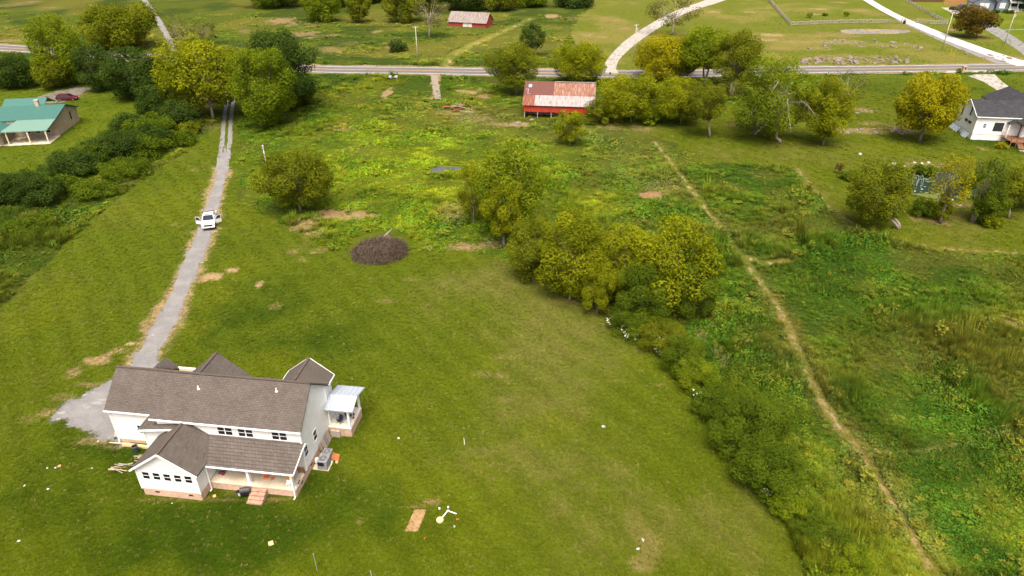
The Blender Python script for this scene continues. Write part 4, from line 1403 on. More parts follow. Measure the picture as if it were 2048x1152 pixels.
def scatter(name, pts, scl, sclz, rot, col, which, pats, label):
    me = bpy.data.meshes.new(name)
    n = len(pts)
    me.vertices.add(n)
    me.vertices.foreach_set('co', np.asarray(pts, np.float32).ravel())
    for an, d in (('scl', scl), ('sclz', sclz), ('rot', rot), ('which', which)):
        a = me.attributes.new(an, 'FLOAT', 'POINT')
        a.data.foreach_set('value', np.asarray(d, np.float32))
    a = me.attributes.new('plantcol', 'FLOAT_COLOR', 'POINT')
    cc = np.ones((n, 4), np.float32)
    cc[:, :3] = col
    a.data.foreach_set('color', cc.ravel())
    o = bpy.data.objects.new(name, me)
    COL.objects.link(o)
    ng = bpy.data.node_groups.new(name + '_scatter', 'GeometryNodeTree')
    ng.interface.new_socket('Geometry', in_out='INPUT', socket_type='NodeSocketGeometry')
    ng.interface.new_socket('Geometry', in_out='OUTPUT', socket_type='NodeSocketGeometry')
    gi, go = ng.nodes.new('NodeGroupInput'), ng.nodes.new('NodeGroupOutput')
    jn = ng.nodes.new('GeometryNodeJoinGeometry')

    def attr(nm):
        q = ng.nodes.new('GeometryNodeInputNamedAttribute')
        q.data_type = 'FLOAT'
        q.inputs['Name'].default_value = nm
        return q.outputs['Attribute']
    cs = ng.nodes.new('ShaderNodeCombineXYZ')
    sx = attr('scl')
    ng.links.new(sx, cs.inputs[0])
    ng.links.new(sx, cs.inputs[1])
    ng.links.new(attr('sclz'), cs.inputs[2])
    cr = ng.nodes.new('ShaderNodeCombineXYZ')
    ng.links.new(attr('rot'), cr.inputs[2])
    for i, pat in enumerate(pats):
        oi = ng.nodes.new('GeometryNodeObjectInfo')
        oi.inputs['Object'].default_value = pat
        oi.inputs['As Instance'].default_value = False
        ip = ng.nodes.new('GeometryNodeInstanceOnPoints')
        cp = ng.nodes.new('FunctionNodeCompare')
        cp.data_type = 'FLOAT'
        cp.operation = 'EQUAL'
        cp.inputs['Epsilon'].default_value = .2
        ng.links.new(attr('which'), cp.inputs['A'])
        cp.inputs['B'].default_value = float(i)
        ng.links.new(cp.outputs[0], ip.inputs['Selection'])
        ng.links.new(gi.outputs[0], ip.inputs['Points'])
        ng.links.new(oi.outputs['Geometry'], ip.inputs['Instance'])
        ng.links.new(cr.outputs[0], ip.inputs['Rotation'])
        ng.links.new(cs.outputs[0], ip.inputs['Scale'])
        ng.links.new(ip.outputs[0], jn.inputs[0])
    ng.links.new(jn.outputs[0], go.inputs[0])
    md = o.modifiers.new('scatter', 'NODES')
    md.node_group = ng
    return tag(o, label, kind='stuff')


def random_points(n, y0, y1, half, rg, power=1.0):
    """points over the land in front of the camera, denser nearby"""
    t = rg.rand(n)
    y = (y0 ** (-power) + t * (y1 ** (-power) - y0 ** (-power))) ** (-1 / power)
    x = rg.uniform(-1, 1, n) * (half * y + 18)
    return x, y


HOUSE_KEEP = [(-41, 42), (-16, 38), (-14, 60), (-42, 62)]


def field_growth():
    rg = np.random.RandomState(11)
    x, y = random_points(340000, 27, 330, .86, rg, 1.0)
    c, rough, bare, dr = survey(x, y)
    wat = inpoly(x, y, POND) | inpoly(x, y, PUDDLE) | (ell(x, y, 758, 494, 64, 34) < 1)
    wat = wat | (ell(x, y, 892, 340, 36, 9) < 1) | (linedist(x, y, TRACK) < .55)
    dens = fbm(x, y, 6, 3, 30)
    keep = (rough > .5) & ~wat & (rg.rand(len(x)) < .55 + .6 * sstep(.38, .6, dens)) & (rg.rand(len(x)) < np.clip(240 / y, .3, 1))
    x, y, c, dens, rough = x[keep], y[keep], c[keep], dens[keep], rough[keep]
    n = len(x)
    z = relief_at(x, y, rough) - .05
    kind = fbm(x, y, 8, 3, 31)
    r = rg.rand(n)
    which = np.where(kind + (r - .5) * .25 > .5, rg.randint(0, 2, n), rg.randint(2, 4, n)).astype(float)
    which = np.where(rg.rand(n) < .012 + .04 * sstep(.55, .68, fbm(x, y, 5, 3, 32)), 4, which)
    dist = np.hypot(y, CAM_H)
    grow = np.clip(dist / 90, .8, 2.2)
    scl = rg.uniform(.4, .95, n) * grow * (.7 + .7 * sstep(.4, .65, dens))
    tall = .5 + .9 * sstep(.42, .64, fbm(x, y, 7, 3, 33))
    sclz = scl * rg.uniform(.6, 1.7, n) * tall / np.clip(grow, 1, 2.2) * .92
    big = (rg.rand(n) < .10 * sstep(.46, .6, fbm(x, y, 6, 3, 34)) + .012) & (y < 140)
    scl = np.where(big, scl * 1.6, scl)
    sclz = np.where(big, sclz * 1.5, sclz)
    north = y > 225
    sclz = np.where(north, sclz * .6, sclz)
    sclz = sclz * np.interp(y, [100, 135, 200, 230], [1, .62, .62, 1])
    leafy = which < 1.5
    patch = .80 + .80 * fbm(x, y, 2.6, 3, 35) ** 1.2
    c = c * (rg.uniform(1.15, 1.8, n) * patch)[:, None]
    hue = rg.randn(n) * .10
    c = c * np.stack([1 + hue, np.ones(n), 1 - hue], 1)
    c[leafy] *= np.array([[.82, .98, 1.0]])
    pl = which == 4
    c[pl] = c[pl] * .5 + np.array([[.17, .17, .03]]) * .5
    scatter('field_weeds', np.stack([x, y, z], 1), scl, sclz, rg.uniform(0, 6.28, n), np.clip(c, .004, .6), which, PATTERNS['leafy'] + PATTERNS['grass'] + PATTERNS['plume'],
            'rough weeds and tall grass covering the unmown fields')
    return n


def lawn_growth():
    rg = np.random.RandomState(12)
    x, y = random_points(330000, 27, 340, .84, rg, 1.15)
    c, rough, bare, dr = survey(x, y)
    d = linedist(x, y, DRIVE_C)
    ap = inpoly(x, y, APRON)
    hk = inpoly(x, y, HOUSE_FOOT)
    keep = (rough < .5) & (rg.rand(len(x)) > bare * 1.15) & (d > 1.0) & ~hk & (dr > 5.5) & ~inpoly(x, y, POND)
    x, y, c = x[keep], y[keep], c[keep]
    n = len(x)
    grow = np.clip(np.hypot(y, CAM_H) / 80, .8, 2.4)
    scl = rg.uniform(.7, 1.5, n) * grow
    sclz = rg.uniform(.45, 1.1, n) * np.sqrt(grow)
    c = c * rg.uniform(1.28, 1.62, n)[:, None]
    straw = rg.rand(n) < .03
    c[straw] = c[straw] * .4 + np.array([[.24, .19, .08]]) * .6
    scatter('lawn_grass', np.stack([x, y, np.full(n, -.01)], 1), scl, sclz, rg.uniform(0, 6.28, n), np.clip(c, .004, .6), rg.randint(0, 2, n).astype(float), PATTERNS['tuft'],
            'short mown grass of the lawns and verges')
    return n


_a = R(-7.5)
def house_pt(lx, ly):
    return (-33.23 + lx * math.cos(_a) - ly * math.sin(_a), 44.13 + lx * math.sin(_a) + ly * math.cos(_a))
HOUSE_FOOT = [house_pt(*p) for p in ((-.2, -.2), (5.7, -.2), (5.7, 1.3), (9.5, 1.3), (9.5, 0), (11.2, 0), (11.2, 1.3), (14.0, 1.3), (14.0, 4.6), (15.6, 4.6), (15.6, 7.2), (14, 7.2), (14, 9.6), (16.3, 9.6), (16.3, 13.2), (-6.5, 13.2), (-6.5, 5.9), (-1.8, 5.9), (-1.8, 3.9), (-.2, 3.9))]
ZONE_W = px([(-60, 352), (60, 345), (110, 322), (230, 252), (300, 212), (400, 225), (388, 285), (310, 316), (210, 380), (110, 440), (-60, 500)])
ZONE_E = px([(1236, 636), (1330, 640), (1400, 690), (1470, 736), (1575, 770), (1615, 900), (1650, 1000), (1740, 1150), (1660, 1175), (1590, 1068), (1526, 986), (1456, 896), (1406, 816), (1374, 757), (1312, 690)])


def undergrowth(name, zone, n, base, seed, label, hmin, hmax):
    rg = np.random.RandomState(seed)
    xs, ys = [p[0] for p in zone], [p[1] for p in zone]
    x, y = rg.uniform(min(xs), max(xs), n * 4), rg.uniform(min(ys), max(ys), n * 4)
    k = inpoly(x + (fbm(x, y, 4, 2, 1) - .5) * 4, y + (fbm(x, y, 4, 2, 2) - .5) * 4, zone) & (rg.rand(n * 4) < sstep(.3, .55, fbm(x, y, 4, 3, 50)))
    x, y = x[k][:n], y[k][:n]
    m = len(x)
    s = rg.uniform(.7, 1.7, m)
    h = s * rg.uniform(hmin, hmax, m) * (.6 + .8 * fbm(x, y, 5, 2, 51))
    col = np.array([base]) * rg.uniform(.7, 1.5, m)[:, None] * (.6 + .8 * fbm(x, y, 3, 3, 52))[:, None]
    hue = rg.randn(m)[:, None] * .12
    col = col * np.concatenate([1 + hue, 1 + hue * .2, 1 - hue], 1)
    scatter(name, np.stack([x, y, np.full(m, -.05)], 1), s, h, rg.uniform(0, 6.28, m), np.clip(col, .005, .5), rg.randint(0, 3, m).astype(float), PATTERNS['shrub'], label)
    return m


print('weeds', field_growth(), 'lawn', lawn_growth(),
      undergrowth('hedge_undergrowth', ZONE_W, 1500, (.050, .085, .012), 61, 'dark tangled undergrowth of the hedge beside the neighbour lawn', .5, 1.1),
      undergrowth('bank_undergrowth', ZONE_E, 900, (.085, .130, .012), 62, 'green tangled undergrowth along the lower lawn edge hedge', .5, 1.1))

# ------------------------------------------------------------------ buildings
PANE_ME = {}


def window(parent, loc, rz, w, h, nx=1, nz=2, trim=.06, glass=None, frame=None, name='window', rail=.05):
    """a window in a wall: frame with recessed panes. loc is the lower corner of the opening, local x along the wall, -y outwards"""
    mb = MB()
    mb.box(-trim, -.035, -trim, 0, .02, h + trim)
    mb.box(w, -.035, -trim, w + trim, .02, h + trim)
    mb.box(0, -.035, h, w, .02, h + trim)
    mb.box(-trim * .5, -.06, -trim * 1.3, w + trim * .5, .018, 0)
    for i in range(1, nx):
        x = w * i / nx
        mb.box(x - rail, -.033, 0, x + rail, .018, h)
    for k in range(1, nz):
        z = h * k / nz
        for i in range(nx):
            a = w * i / nx + (rail if i else 0)
            b = w * (i + 1) / nx - (rail if i < nx - 1 else 0)
            mb.box(a, -.031, z - rail * .6, b, .016, z + rail * .6)
    o = mb.build(name, frame or TRIM, parent)
    o.location = loc
    o.rotation_euler = (0, 0, rz)
    for i in range(nx):
        for k in range(nz):
            key = (round(w / nx, 3), round(h / nz, 3), (glass or GLASS).name)
            if key not in PANE_ME:
                m2 = MB().box(0, -.012, 0, w / nx, .012, h / nz).mesh('pane')
                m2.materials.append(glass or GLASS)
                PANE_ME[key] = m2
            linked('pane', PANE_ME[key], o, (w * i / nx, -.006, h * k / nz))
    return o


def roof_pair(ridge, half, z_eave, z_ridge, a, b, along, th=.16):
    """two slopes with the ridge at coordinate `ridge`, running from a to b along axis `along`"""
    out = []
    for s in (-1, 1):
        e = ridge + s * half
        if along == 'x':
            q = [(a, ridge, z_ridge), (a, e, z_eave), (b, e, z_eave), (b, ridge, z_ridge)]
        else:
            q = [(ridge, a, z_ridge), (e, a, z_eave), (e, b, z_eave), (ridge, b, z_ridge)]
        if (along == 'x' and s > 0) or (along == 'y' and s < 0):
            q = q[::-1]
        out.append(MB().slab(q, th))
    return out


# ---- the white farmhouse on the lawn
H0 = thing('white_house', 'white two storey farmhouse with brown shingle roofs and brick base on the lawn', 'house', (-33.23, 44.13, 0), R(-7.5))
mb = MB()
mb.box(.1, 0, 0, 5.62, 4.2, .80)
mb.box(0 - 1.6, 4.15, 0, 13.8, 10.3, .792)
mb.box(-6.3, 6.1, 0, -1.6, 11.9, .40)
mb.box(9.7, 10.3, 0, 13.78, 11.9, .785)
mb.box(-.3, 10.3, 0, 5.5, 11.2, .78)
mb.build('foundation', BRICK, H0)
mb = MB()
mb.box(5.62, 1.5, 0, 13.82, 4.15, .745)
mb.build('porch_base', BRICK, H0)
mb = MB()
for i in range(3):
    x0, x1 = 5.65 + i * 2.73, 5.65 + (i + 1) * 2.73 - .015
    mb.box(x0, 1.46, .745, x1, 4.13, .81)
mb.build('porch_floor', CONC, H0)
mb = MB()
for i in range(4):
    mb.box(9.68, 1.48 - .34 * (i + 1), 0, 11.1, 1.48 - .34 * i - .002, .62 - .16 * i)
mb.build('porch_steps', M('step_brick', (.33, .195, .135), .9, .25, 7, col2=(.40, .26, .19), scale2=3), H0)
# walls
mb = MB()
mb.prism([(.12, .80), (5.60, .80), (5.60, 3.42), (2.86, 5.36), (.12, 3.42)], .03, 4.12, 'y')
mb.build('sunroom_wall', WHITE, H0)
mb = MB()
mb.prism([(4.12, .79), (10.28, .79), (10.28, 5.75), (7.2, 8.30), (4.12, 5.75)], .0, 13.78, 'x')
mb.build('main_wall', WHITE, H0)
mb = MB()
mb.box(-1.6, 4.16, .79, 0, 6.2, 4.05)
mb.build('corner_wall', WHITE, H0)
mb = MB()
mb.prism([(6.13, .40), (11.88, .40), (11.88, 4.35), (9.0, 6.82), (6.13, 4.35)], -6.28, -.01, 'x')
mb.build('garage_wall', WHITE, H0)
mb = MB()
mb.prism([(9.72, .785), (13.76, .785), (13.76, 5.8), (11.75, 7.30), (9.72, 5.8)], 10.2, 11.88, 'y')
mb.build('front_gable_wall', WHITE, H0)
mb = MB()
mb.prism([(-.4, .78), (5.6, .78), (5.6, 5.1), (2.6, 7.55), (-.4, 5.1)], 10.2, 11.2, 'y')
mb.build('front_gable_wall', WHITE, H0)
MB().box(-2.5, 12.1, .3, -.75, 12.3, 4.9).build('entry_wall', M('cream_entry', (.66, .58, .36), .7, .05), H0)
# roofs
for q in roof_pair(7.2, 3.45, 5.60, 8.50, -.35, 14.1, 'x'):
    q.build('main_roof', SHINGLE, H0)
for q in roof_pair(9.0, 3.25, 4.22, 7.05, -6.65, .0, 'x'):
    q.build('garage_roof', SHINGLE, H0)
for q in roof_pair(2.87, 3.12, 3.28, 5.50, -.35, 4.10, 'y'):
    q.build('sunroom_roof', SHINGLE, H0)
MB().slab([(11.75, 8.2, 7.52), (14.11, 10.76, 5.68), (14.11, 12.2, 5.68), (11.75, 12.2, 7.52)], .16).build('front_gable_roof', SHINGLE, H0)
MB().slab([(11.75, 8.2, 7.52), (9.39, 10.3, 5.68), (9.39, 12.2, 5.68), (11.75, 12.2, 7.52)][::-1], .16).build('front_gable_roof', SHINGLE, H0)
for q in roof_pair(2.6, 3.5, 4.9, 7.85, 7.6, 11.5, 'y'):
    q.build('front_gable_roof', SHINGLE, H0)
for q in roof_pair(-5.1, 1.4, 3.6, 4.75, 11.9, 13.9, 'y'):
    q.build('entry_gable_roof', SHINGLE, H0)
MB().slab([(-4.4, 11.4, 5.4), (-4.4, 13.3, 4.2), (-2.5, 13.3, 4.2), (-2.5, 11.4, 5.4)][::-1], .15).build('entry_roof', SHINGLE, H0)
MB().slab([(5.0, 4.10, 4.06), (6.0, 1.15, 3.13), (14.1, 1.15, 3.13), (14.1, 4.10, 4.06)], .15).build('porch_roof', SHINGLE, H0)
MB().slab([(-1.9, 3.62, 4.18), (2.2, 3.62, 4.75), (2.2, 4.12, 4.98), (.0, 4.12, 4.72), (.0, 6.15, 4.72), (-1.9, 6.15, 4.25)], .12).build('corner_roof', SHINGLE, H0)
# trim: ridge caps, fascia and gutters, corner boards
mb = MB()
mb.beam((-.36, 7.2, 8.51), (14.11, 7.2, 8.51), .26, .05)
mb.beam((-6.66, 9.0, 7.06), (-.3, 9.0, 7.06), .26, .05)
mb.beam((2.87, -.36, 5.51), (2.87, 4.05, 5.51), .26, .05)
mb.beam((11.75, 8.6, 7.53), (11.75, 12.21, 7.53), .26, .05)
mb.beam((2.6, 7.9, 7.86), (2.6, 11.51, 7.86), .26, .05)
mb.build('ridge_cap', M('dark_ridge_cap', (.085, .066, .052), .9, .2), H0)
mb = MB()
mb.box(-.36, 3.66, 5.46, 14.11, 3.745, 5.60)
mb.box(6.0, 1.055, 2.985, 14.11, 1.145, 3.12)
mb.box(-6.66, 5.66, 4.07, -1.92, 5.745, 4.21)
mb.box(-.36, 10.655, 5.46, 14.11, 10.74, 5.60)
for (p, q) in (((-.28, -.38, 3.20), (2.87, -.38, 5.43)), ((2.87, -.38, 5.43), (6.02, -.38, 3.20)), 
               ((14.13, 1.13, 3.05), (14.13, 4.1, 3.98)), ((14.12, 10.78, 5.6), (14.12, 12.22, 5.6)), ((9.38, 10.7, 5.6), (9.38, 12.22, 5.6)),
               ((14.1, 12.22, 5.6), (11.75, 12.22, 7.45)), ((9.4, 12.22, 5.6), (11.75, 12.22, 7.45)), ((-1.93, 3.6, 4.10), (2.2, 3.6, 4.67)), ((-2.6, 12.2, 4.95), (-.7, 12.2, 4.95))):
    mb.beam(p, q, .06, .17)
mb.build('fascia', TRIM, H0)
for x, y, z0, z1 in ((13.83, 4.05, .8, 5.6), (13.83, 10.2, .8, 5.6), (.06, -.02, .8, 3.3), (5.64, -.02, .8, 3.3), (-6.32, 6.08, .4, 4.2), (-1.64, 4.1, .8, 4.05)):
    MB().box(x - .07, y - .05, z0, x + .06, y + .07, z1).build('corner_board', TRIM, H0)
for (x, y, z0, z1) in ((13.72, 1.36, .05, 3.0), (5.80, 1.30, .05, 3.0), (-6.4, 5.98, .05, 4.1)):
    m2 = MB()
    m2.box(x - .05, y - .04, z0, x + .05, y + .04, z1)
    m2.rbox((x, y - .12, z0 + .04), (.1, .3, .08))
    m2.build('downspout', TRIM, H0)
for x in (9.45, 13.55):
    m2 = MB()
    m2.box(x - .13, 1.58, .81, x + .13, 1.84, 2.98)
    m2.box(x - .18, 1.53, .812, x + .18, 1.89, .96)
    m2.box(x - .18, 1.53, 2.80, x + .18, 1.89, 2.97)
    m2.build('porch_post', TRIM, H0)
MB().box(5.7, 1.56, 2.76, 13.7, 1.86, 2.99).build('porch_beam', TRIM, H0)
MB().box(7.55, 4.06, .82, 8.5, 4.12, 2.9).build('patio_door', GLASS, H0)
# windows
for i in range(5):
    window(H0, (.54 + i * 1.0, .03, 2.04), 0, .62, .80, 1, 2, .04, rail=.04)
for x in (5.97, 7.95, 11.17):
    window(H0, (x - .05, 4.12, 4.20), 0, 1.36, .88, 2, 2, .06, rail=.05)
for y in (4.35, 6.50):
    window(H0, (13.78, y - .05, 2.04), R(90), .68, 1.1, 1, 2, .05)
window(H0, (-4.0, 6.13, 1.4), 0, .5, .95, 1, 2, .05)
for x in (1.2, 4.4):
    m2 = MB().box(x, -.012, .40, x + .42, .05, .58)
    m2.build('foundation_vent', BLACK, H0)
for y in (2.6, 4.9, 8.0):
    MB().box(13.79, y, .40, 13.835, y + .42, .58).build('foundation_vent', BLACK, H0)
for (x, y) in ((3.66, 6.1), (11.1, 6.4)):
    z = 8.5 - .84 * (7.2 - y)
    m2 = MB()
    m2.tube([(x, y, z - .1), (x, y, z + .38)], .055, 8)
    m2.tube([(x, y, z - .03), (x, y, z + .06)], .13, 8)
    m2.build('vent_pipe', TRIM, H0)
# side porch with a low metal roof
MB().box(13.83, 9.7, 0, 16.12, 12.95, 1.0).build('side_porch_base', BRICK, H0)
MB().box(13.80, 9.68, 1.0, 16.15, 12.98, 1.06).build('side_porch_floor', M('pale_slab', (.70, .65, .54), .85, .08), H0)
SEAM = seam_mat('pale_blue_metal', (.38, .43, .48), .45, .55, .15)
MB().slab([(13.84, 9.3, 3.58), (16.72, 9.3, 3.58), (16.72, 10.95, 4.20), (13.84, 10.95, 4.20)], .07).build('side_porch_roof', SEAM, H0)
MB().slab([(13.84, 10.95, 4.20), (16.72, 10.95, 4.20), (16.72, 13.15, 3.62), (13.84, 13.15, 3.62)], .07).build('side_porch_roof', SEAM, H0)
m2 = MB()
for i in range(7):
    x = 13.9 + i * .46
    m2.beam((x, 9.3, 3.60), (x, 10.95, 4.22), .03, .04)
    m2.beam((x, 10.95, 4.22), (x, 13.15, 3.64), .03, .04)
m2.build('roof_seams', SEAM, H0)
m2 = MB()
m2.box(13.9, 9.45, 3.33, 16.3, 9.6, 3.50)
m2.box(13.9, 12.9, 3.33, 16.3, 13.05, 3.50)
m2.box(15.95, 9.6, 3.33, 16.1, 12.9, 3.47)
m2.prism([(9.45, 3.5), (13.05, 3.5), (10.95, 4.08)], 15.98, 16.06, 'x')
m2.build('side_porch_beam', TRIM, H0)
for y in (9.82, 12.78):
    m2 = MB().box(15.9, y - .1, 1.06, 16.1, y + .1, 3.34)
    m2.build('side_porch_post', TRIM, H0)
m2 = MB()
m2.box(14.05, 9.45, 0, 15.0, 9.69, .75)
m2.build('porch_hatch', M('grey_board', (.40, .35, .29), .9, .15), H0)

# ---- generic gabled house helpers for the neighbours
def gable_house(root, prof, a, b, wall, name='wall'):
    MB().prism(prof, a, b, 'x').build(name, wall, root)


# ---- dark roofed white house beside the pond meadow
H1 = thing('dark_roofed_house', 'white house with charcoal roof and brown deck beyond the pond', 'house', (101.18, 146.97, 0), R(-8))
WHITE2 = siding_mat('white_siding_neighbour', (.80, .80, .78), .2, .04)
MB().prism([(0, 1.25), (9.0, 1.25), (9.0, 5.35), (4.5, 7.55), (0, 5.35)], .0, 17.0, 'x').build('main_wall', WHITE2, H1)
MB().box(.05, .06, 0, 17.0, 8.95, 1.25).build('foundation', M('white_block', (.74, .73, .70), .8, .06), H1)
for q in roof_pair(4.5, 4.9, 5.22, 7.75, -.35, 18.0, 'x', .2):
    q.build('main_roof', SHINGLE_DK, H1)
for q in roof_pair(14.0, 5.4, 5.1, 7.6, 8.0, 19.0, 'y', .2):
    q.build('rear_roof', SHINGLE_DK, H1)
MB().prism([(9.2, .0), (18.8, .0), (18.8, 5.1), (14.0, 7.35), (9.2, 5.1)], 9.0, 18.6, 'y').build('rear_wall', WHITE2, H1)
for q in roof_pair(12.2, 4.6, 4.6, 6.9, -4.0, 4.5, 'y', .2):
    q.build('wing_roof', SHINGLE_DK, H1)
MB().prism([(9.2, 1.25), (15.5, 1.25), (15.5, 5.0), (12.2, 6.6), (9.2, 5.0)], -1.0, .0, 'y').build('wing_wall', WHITE2, H1)
for q in roof_pair(7.45, 1.25, 4.1, 4.75, -1.4, .02, 'y', .12):
    q.build('porch_roof', SHINGLE_DK, H1)
m2 = MB()
m2.beam((-.38, -.38, 5.12), (-.38, 4.5, 7.65), .07, .22)
m2.beam((-.38, 4.5, 7.65), (-.38, 9.38, 5.12), .07, .22)
m2.box(-.36, -.50, 5.03, 10.0, -.41, 5.2)
m2.build('fascia', TRIM, H1)
GL2 = M('grey_window_glass', (.03, .035, .04), .08, .3, 1.0, spec=.5)
DKF = M('black_window_frame', (.02, .02, .022), .5, .2)
window(H1, (1.7, -.01, 2.75), 0, .55, .85, 1, 2, .05, glass=M('blue_curtain_glass', (.10, .14, .25), .15, .3), frame=TRIM)
window(H1, (3.9, -.01, 2.2), 0, 1.85, 1.7, 2, 1, .06, glass=GL2, frame=DKF, rail=.03)
for y, z, w, h in ((3.1, 4.6, .5, 1.7), (7.0, 3.5, .5, 1.7)):
    window(H1, (-.01, y + w, z), R(-90), w, h, 1, 1, .05, glass=GL2, frame=DKF)
for y in (2.0, 3.7):
    window(H1, (-.01, y + 1.2, 3.0), R(-90), 1.2, .42, 1, 1, .05, glass=GL2, frame=DKF)
DECK = M('brown_deck_timber', (.21, .105, .055), .8, .25, 4)
m2 = MB()
for i in range(18):
    m2.box(5.95 + i * .42, -4.4, 1.16, 5.95 + i * .42 + .39, -.06, 1.22)
m2.build('deck_boards', DECK, H1)
m2 = MB()
for x in (6.0, 7.1, 9.5, 13.4):
    m2.box(x, -4.4, 0, x + .14, -4.26, 2.1)
m2.box(5.95, -4.42, 1.0, 13.5, -4.37, 1.15)
for z in (1.55, 1.85, 2.1):
    m2.box(8.5, -4.40, z, 13.5, -4.34, z + .06)
    m2.box(5.97, -4.3, z, 6.03, -.1, z + .06)
m2.build('deck_railing', DECK, H1)
for i in range(7):
    MB().box(7.2, -4.4 - .3 * (i + 1), 0 if i > 5 else 1.0 - .17 * (i + 1) - .05, 8.4, -4.42 - .3 * i, 1.0 - .17 * (i + 1) + .02).build('deck_step', M('deck_tread', (.30, .16, .085), .8, .2) if i == 0 else bpy.data.materials['deck_tread'], H1)
MB().box(7.0, -7.3, 0, 8.6, -6.5, .06).build('step_landing', CONCRETE, H1)
for x in (6.3, 8.6):
    MB().box(x - .07, -1.35, 1.22, x + .07, -1.2, 4.05).build('porch_post', DKF if x > 8 else TRIM, H1)
MB().box(9.3, -3.95, .0, 9.42, -3.8, 4.5).build('deck_post', TRIM, H1)
m2 = MB()
m2.tube([(10.6, 2.6, 6.6), (10.6, 2.6, 7.1)], .08, 8)
m2.build('vent_pipe', TRIM, H1)
# glass panels leaning on the base of its gable wall
PANEL = M('pale_glass_panel', (.30, .40, .42), .15, .2, 2, spec=.6)
for i, (y, w) in enumerate(((1.0, 1.1), (2.25, 1.1), (5.6, 1.2), (7.0, 1.3), (8.4, 1.1))):
    t_ = thing('glass_panel', ['pale glass panel leaning nearest the corner of the dark roofed house', 'second pale glass panel from the corner of the dark roofed house', 'middle pale glass panel leaning on the dark roofed house',
                               'fourth pale glass panel along the gable of the dark roofed house', 'last pale glass panel beside the golden tree'][i], 'glass panel', H1.matrix_world @ Vector((0, 0, 0)), 0, 'glass panels leaning on the gable wall')
    c0 = Matrix.Translation((101.18, 146.97, 0)) @ Matrix.Rotation(R(-8), 4, 'Z')
    t_.location = c0 @ Vector((-.75, y, 0))
    t_.rotation_euler = (0, 0, R(-8))
    MB().rbox((.32, w / 2, .58), (.03, w, 1.25), 0, 0, R(30)).build('pane', PANEL, t_)
    m3 = MB()
    m3.rbox((.32, 0, .58), (.05, .05, 1.3), 0, 0, R(30))
    m3.rbox((.32, w, .58), (.05, .05, 1.3), 0, 0, R(30))
    m3.build('frame', TRIM, t_)

# ---- teal roofed neighbour
H2 = thing('teal_roofed_house', 'tan brick house with teal metal roof and open porch at the picture edge', 'house', (-101.26, 149.55, 0), R(10))
TEAL = seam_mat('teal_roof_metal', (.050, .150, .122), .8, .45, .15, .06)
TEAL_P = seam_mat('pale_teal_roof_metal', (.15, .27, .21), .8, .45, .15, .06)
TANB = brick_mat('tan_wall_brick', (.40, .31, .205), (.47, .37, .25), (.42, .35, .26), .35, .13, 1.0, .012)
MB().prism([(0, 0), (12.4, 0), (12.4, 3.25), (6.6, 5.2), (0, 3.95)], -26, -.1, 'x').build('wall', TANB, H2)
MB().slab([(.3, -.25, 3.98), (.3, 6.6, 5.42), (-26, 6.6, 5.42), (-26, -.25, 3.98)][::-1], .15).build('roof', TEAL, H2)
MB().slab([(.3, 6.6, 5.42), (.3, 12.9, 3.25), (-26, 12.9, 3.25), (-26, 6.6, 5.42)][::-1], .15).build('roof', TEAL, H2)
for q in roof_pair(10.2, 3.6, 4.6, 6.25, -13.5, -4.6, 'x', .14):
    q.build('rear_roof', TEAL, H2)
MB().slab([(.15, -5.5, 2.95), (.3, -.26, 3.96), (-7.5, -.26, 3.96), (-9.2, -5.5, 2.95)], .12).build('porch_roof', TEAL_P, H2)
for q in roof_pair(-12.8, 4.2, 2.9, 4.75, -7.6, 3.0, 'y', .14):
    q.build('wing_roof', TEAL, H2)
MB().prism([(-16.4, 0), (-9.4, 0), (-9.4, 2.95), (-12.8, 4.5), (-16.4, 2.95)], -4.8, .0, 'y').build('wing_wall', TANB, H2)
MB().box(-22, -5.7, 0, .1, -.0, .14).build('porch_floor', CONC, H2)
for x, y in ((-.3, -5.3), (-3.9, -5.3), (-8.2, -5.1), (-10.0, -7.2), (-11.6, -7.2)):
    MB().box(x - .12, y - .12, .14, x + .12, y + .12, 2.84).build('porch_post', M('cream_post', (.62, .56, .42), .7, .05) if x == -.3 else bpy.data.materials['cream_post'], H2)
m2 = MB()
m2.box(-5.75, 6.0, 4.8, -5.0, 6.75, 6.55)
m2.box(-5.82, 5.93, 6.55, -4.93, 6.82, 6.68)
m2.build('chimney', M('chimney_brick', (.42, .35, .27), .9, .2, 6), H2)
window(H2, (-.10, 8.0, 1.6), R(90), .7, 1.6, 1, 1, .05, glass=GLASS, frame=DKF)
for x in (-2.5, -4.6, -6.6):
    window(H2, (x, -.01, .9), 0, .9, 1.4, 1, 2, .05)
m2 = MB()
m2.beam((.35, 6.6, 5.34), (.35, 12.9, 3.17), .08, .2)
m2.beam((.35, -.25, 3.9), (.35, 6.6, 5.34), .08, .2)
m2.build('fascia', M('dark_teal_trim', (.05, .11, .10), .6, .1), H2)

# ---- red barn by the road
H3 = thing('red_barn', 'long red barn with patchy rusty tin roof beside the road', 'barn', (2.85, 163.6, 0), R(-6.5))
RED = M('red_barn_boards', (.40, .040, .018), .8, .3, 1.2, col2=(.30, .04, .025), scale2=.5, stretch=(4, 4, .4))
BW, BD = 16.6, 15.4
m2 = MB()
nb = 34
for i in range(nb):
    x0 = .05 + i * BW / nb
    m2.box(x0, .0 + .012 * (i % 2), 1.6 + (.06 * math.sin(i * 2.3)), x0 + BW / nb - .02, .06, 3.25)
m2.build('front_boards', RED, H3)
MB().prism([(.3, .1), (BD, 0), (BD, 3.2), (BD / 2, 6.85), (.3, 3.2)], .1, .28, 'x').build('end_wall', RED, H3)
MB().prism([(.1, .1), (BD, 0), (BD, 3.2), (BD / 2, 6.85), (.1, 3.2)], BW - .25, BW - .05, 'x').build('end_wall', RED, H3)
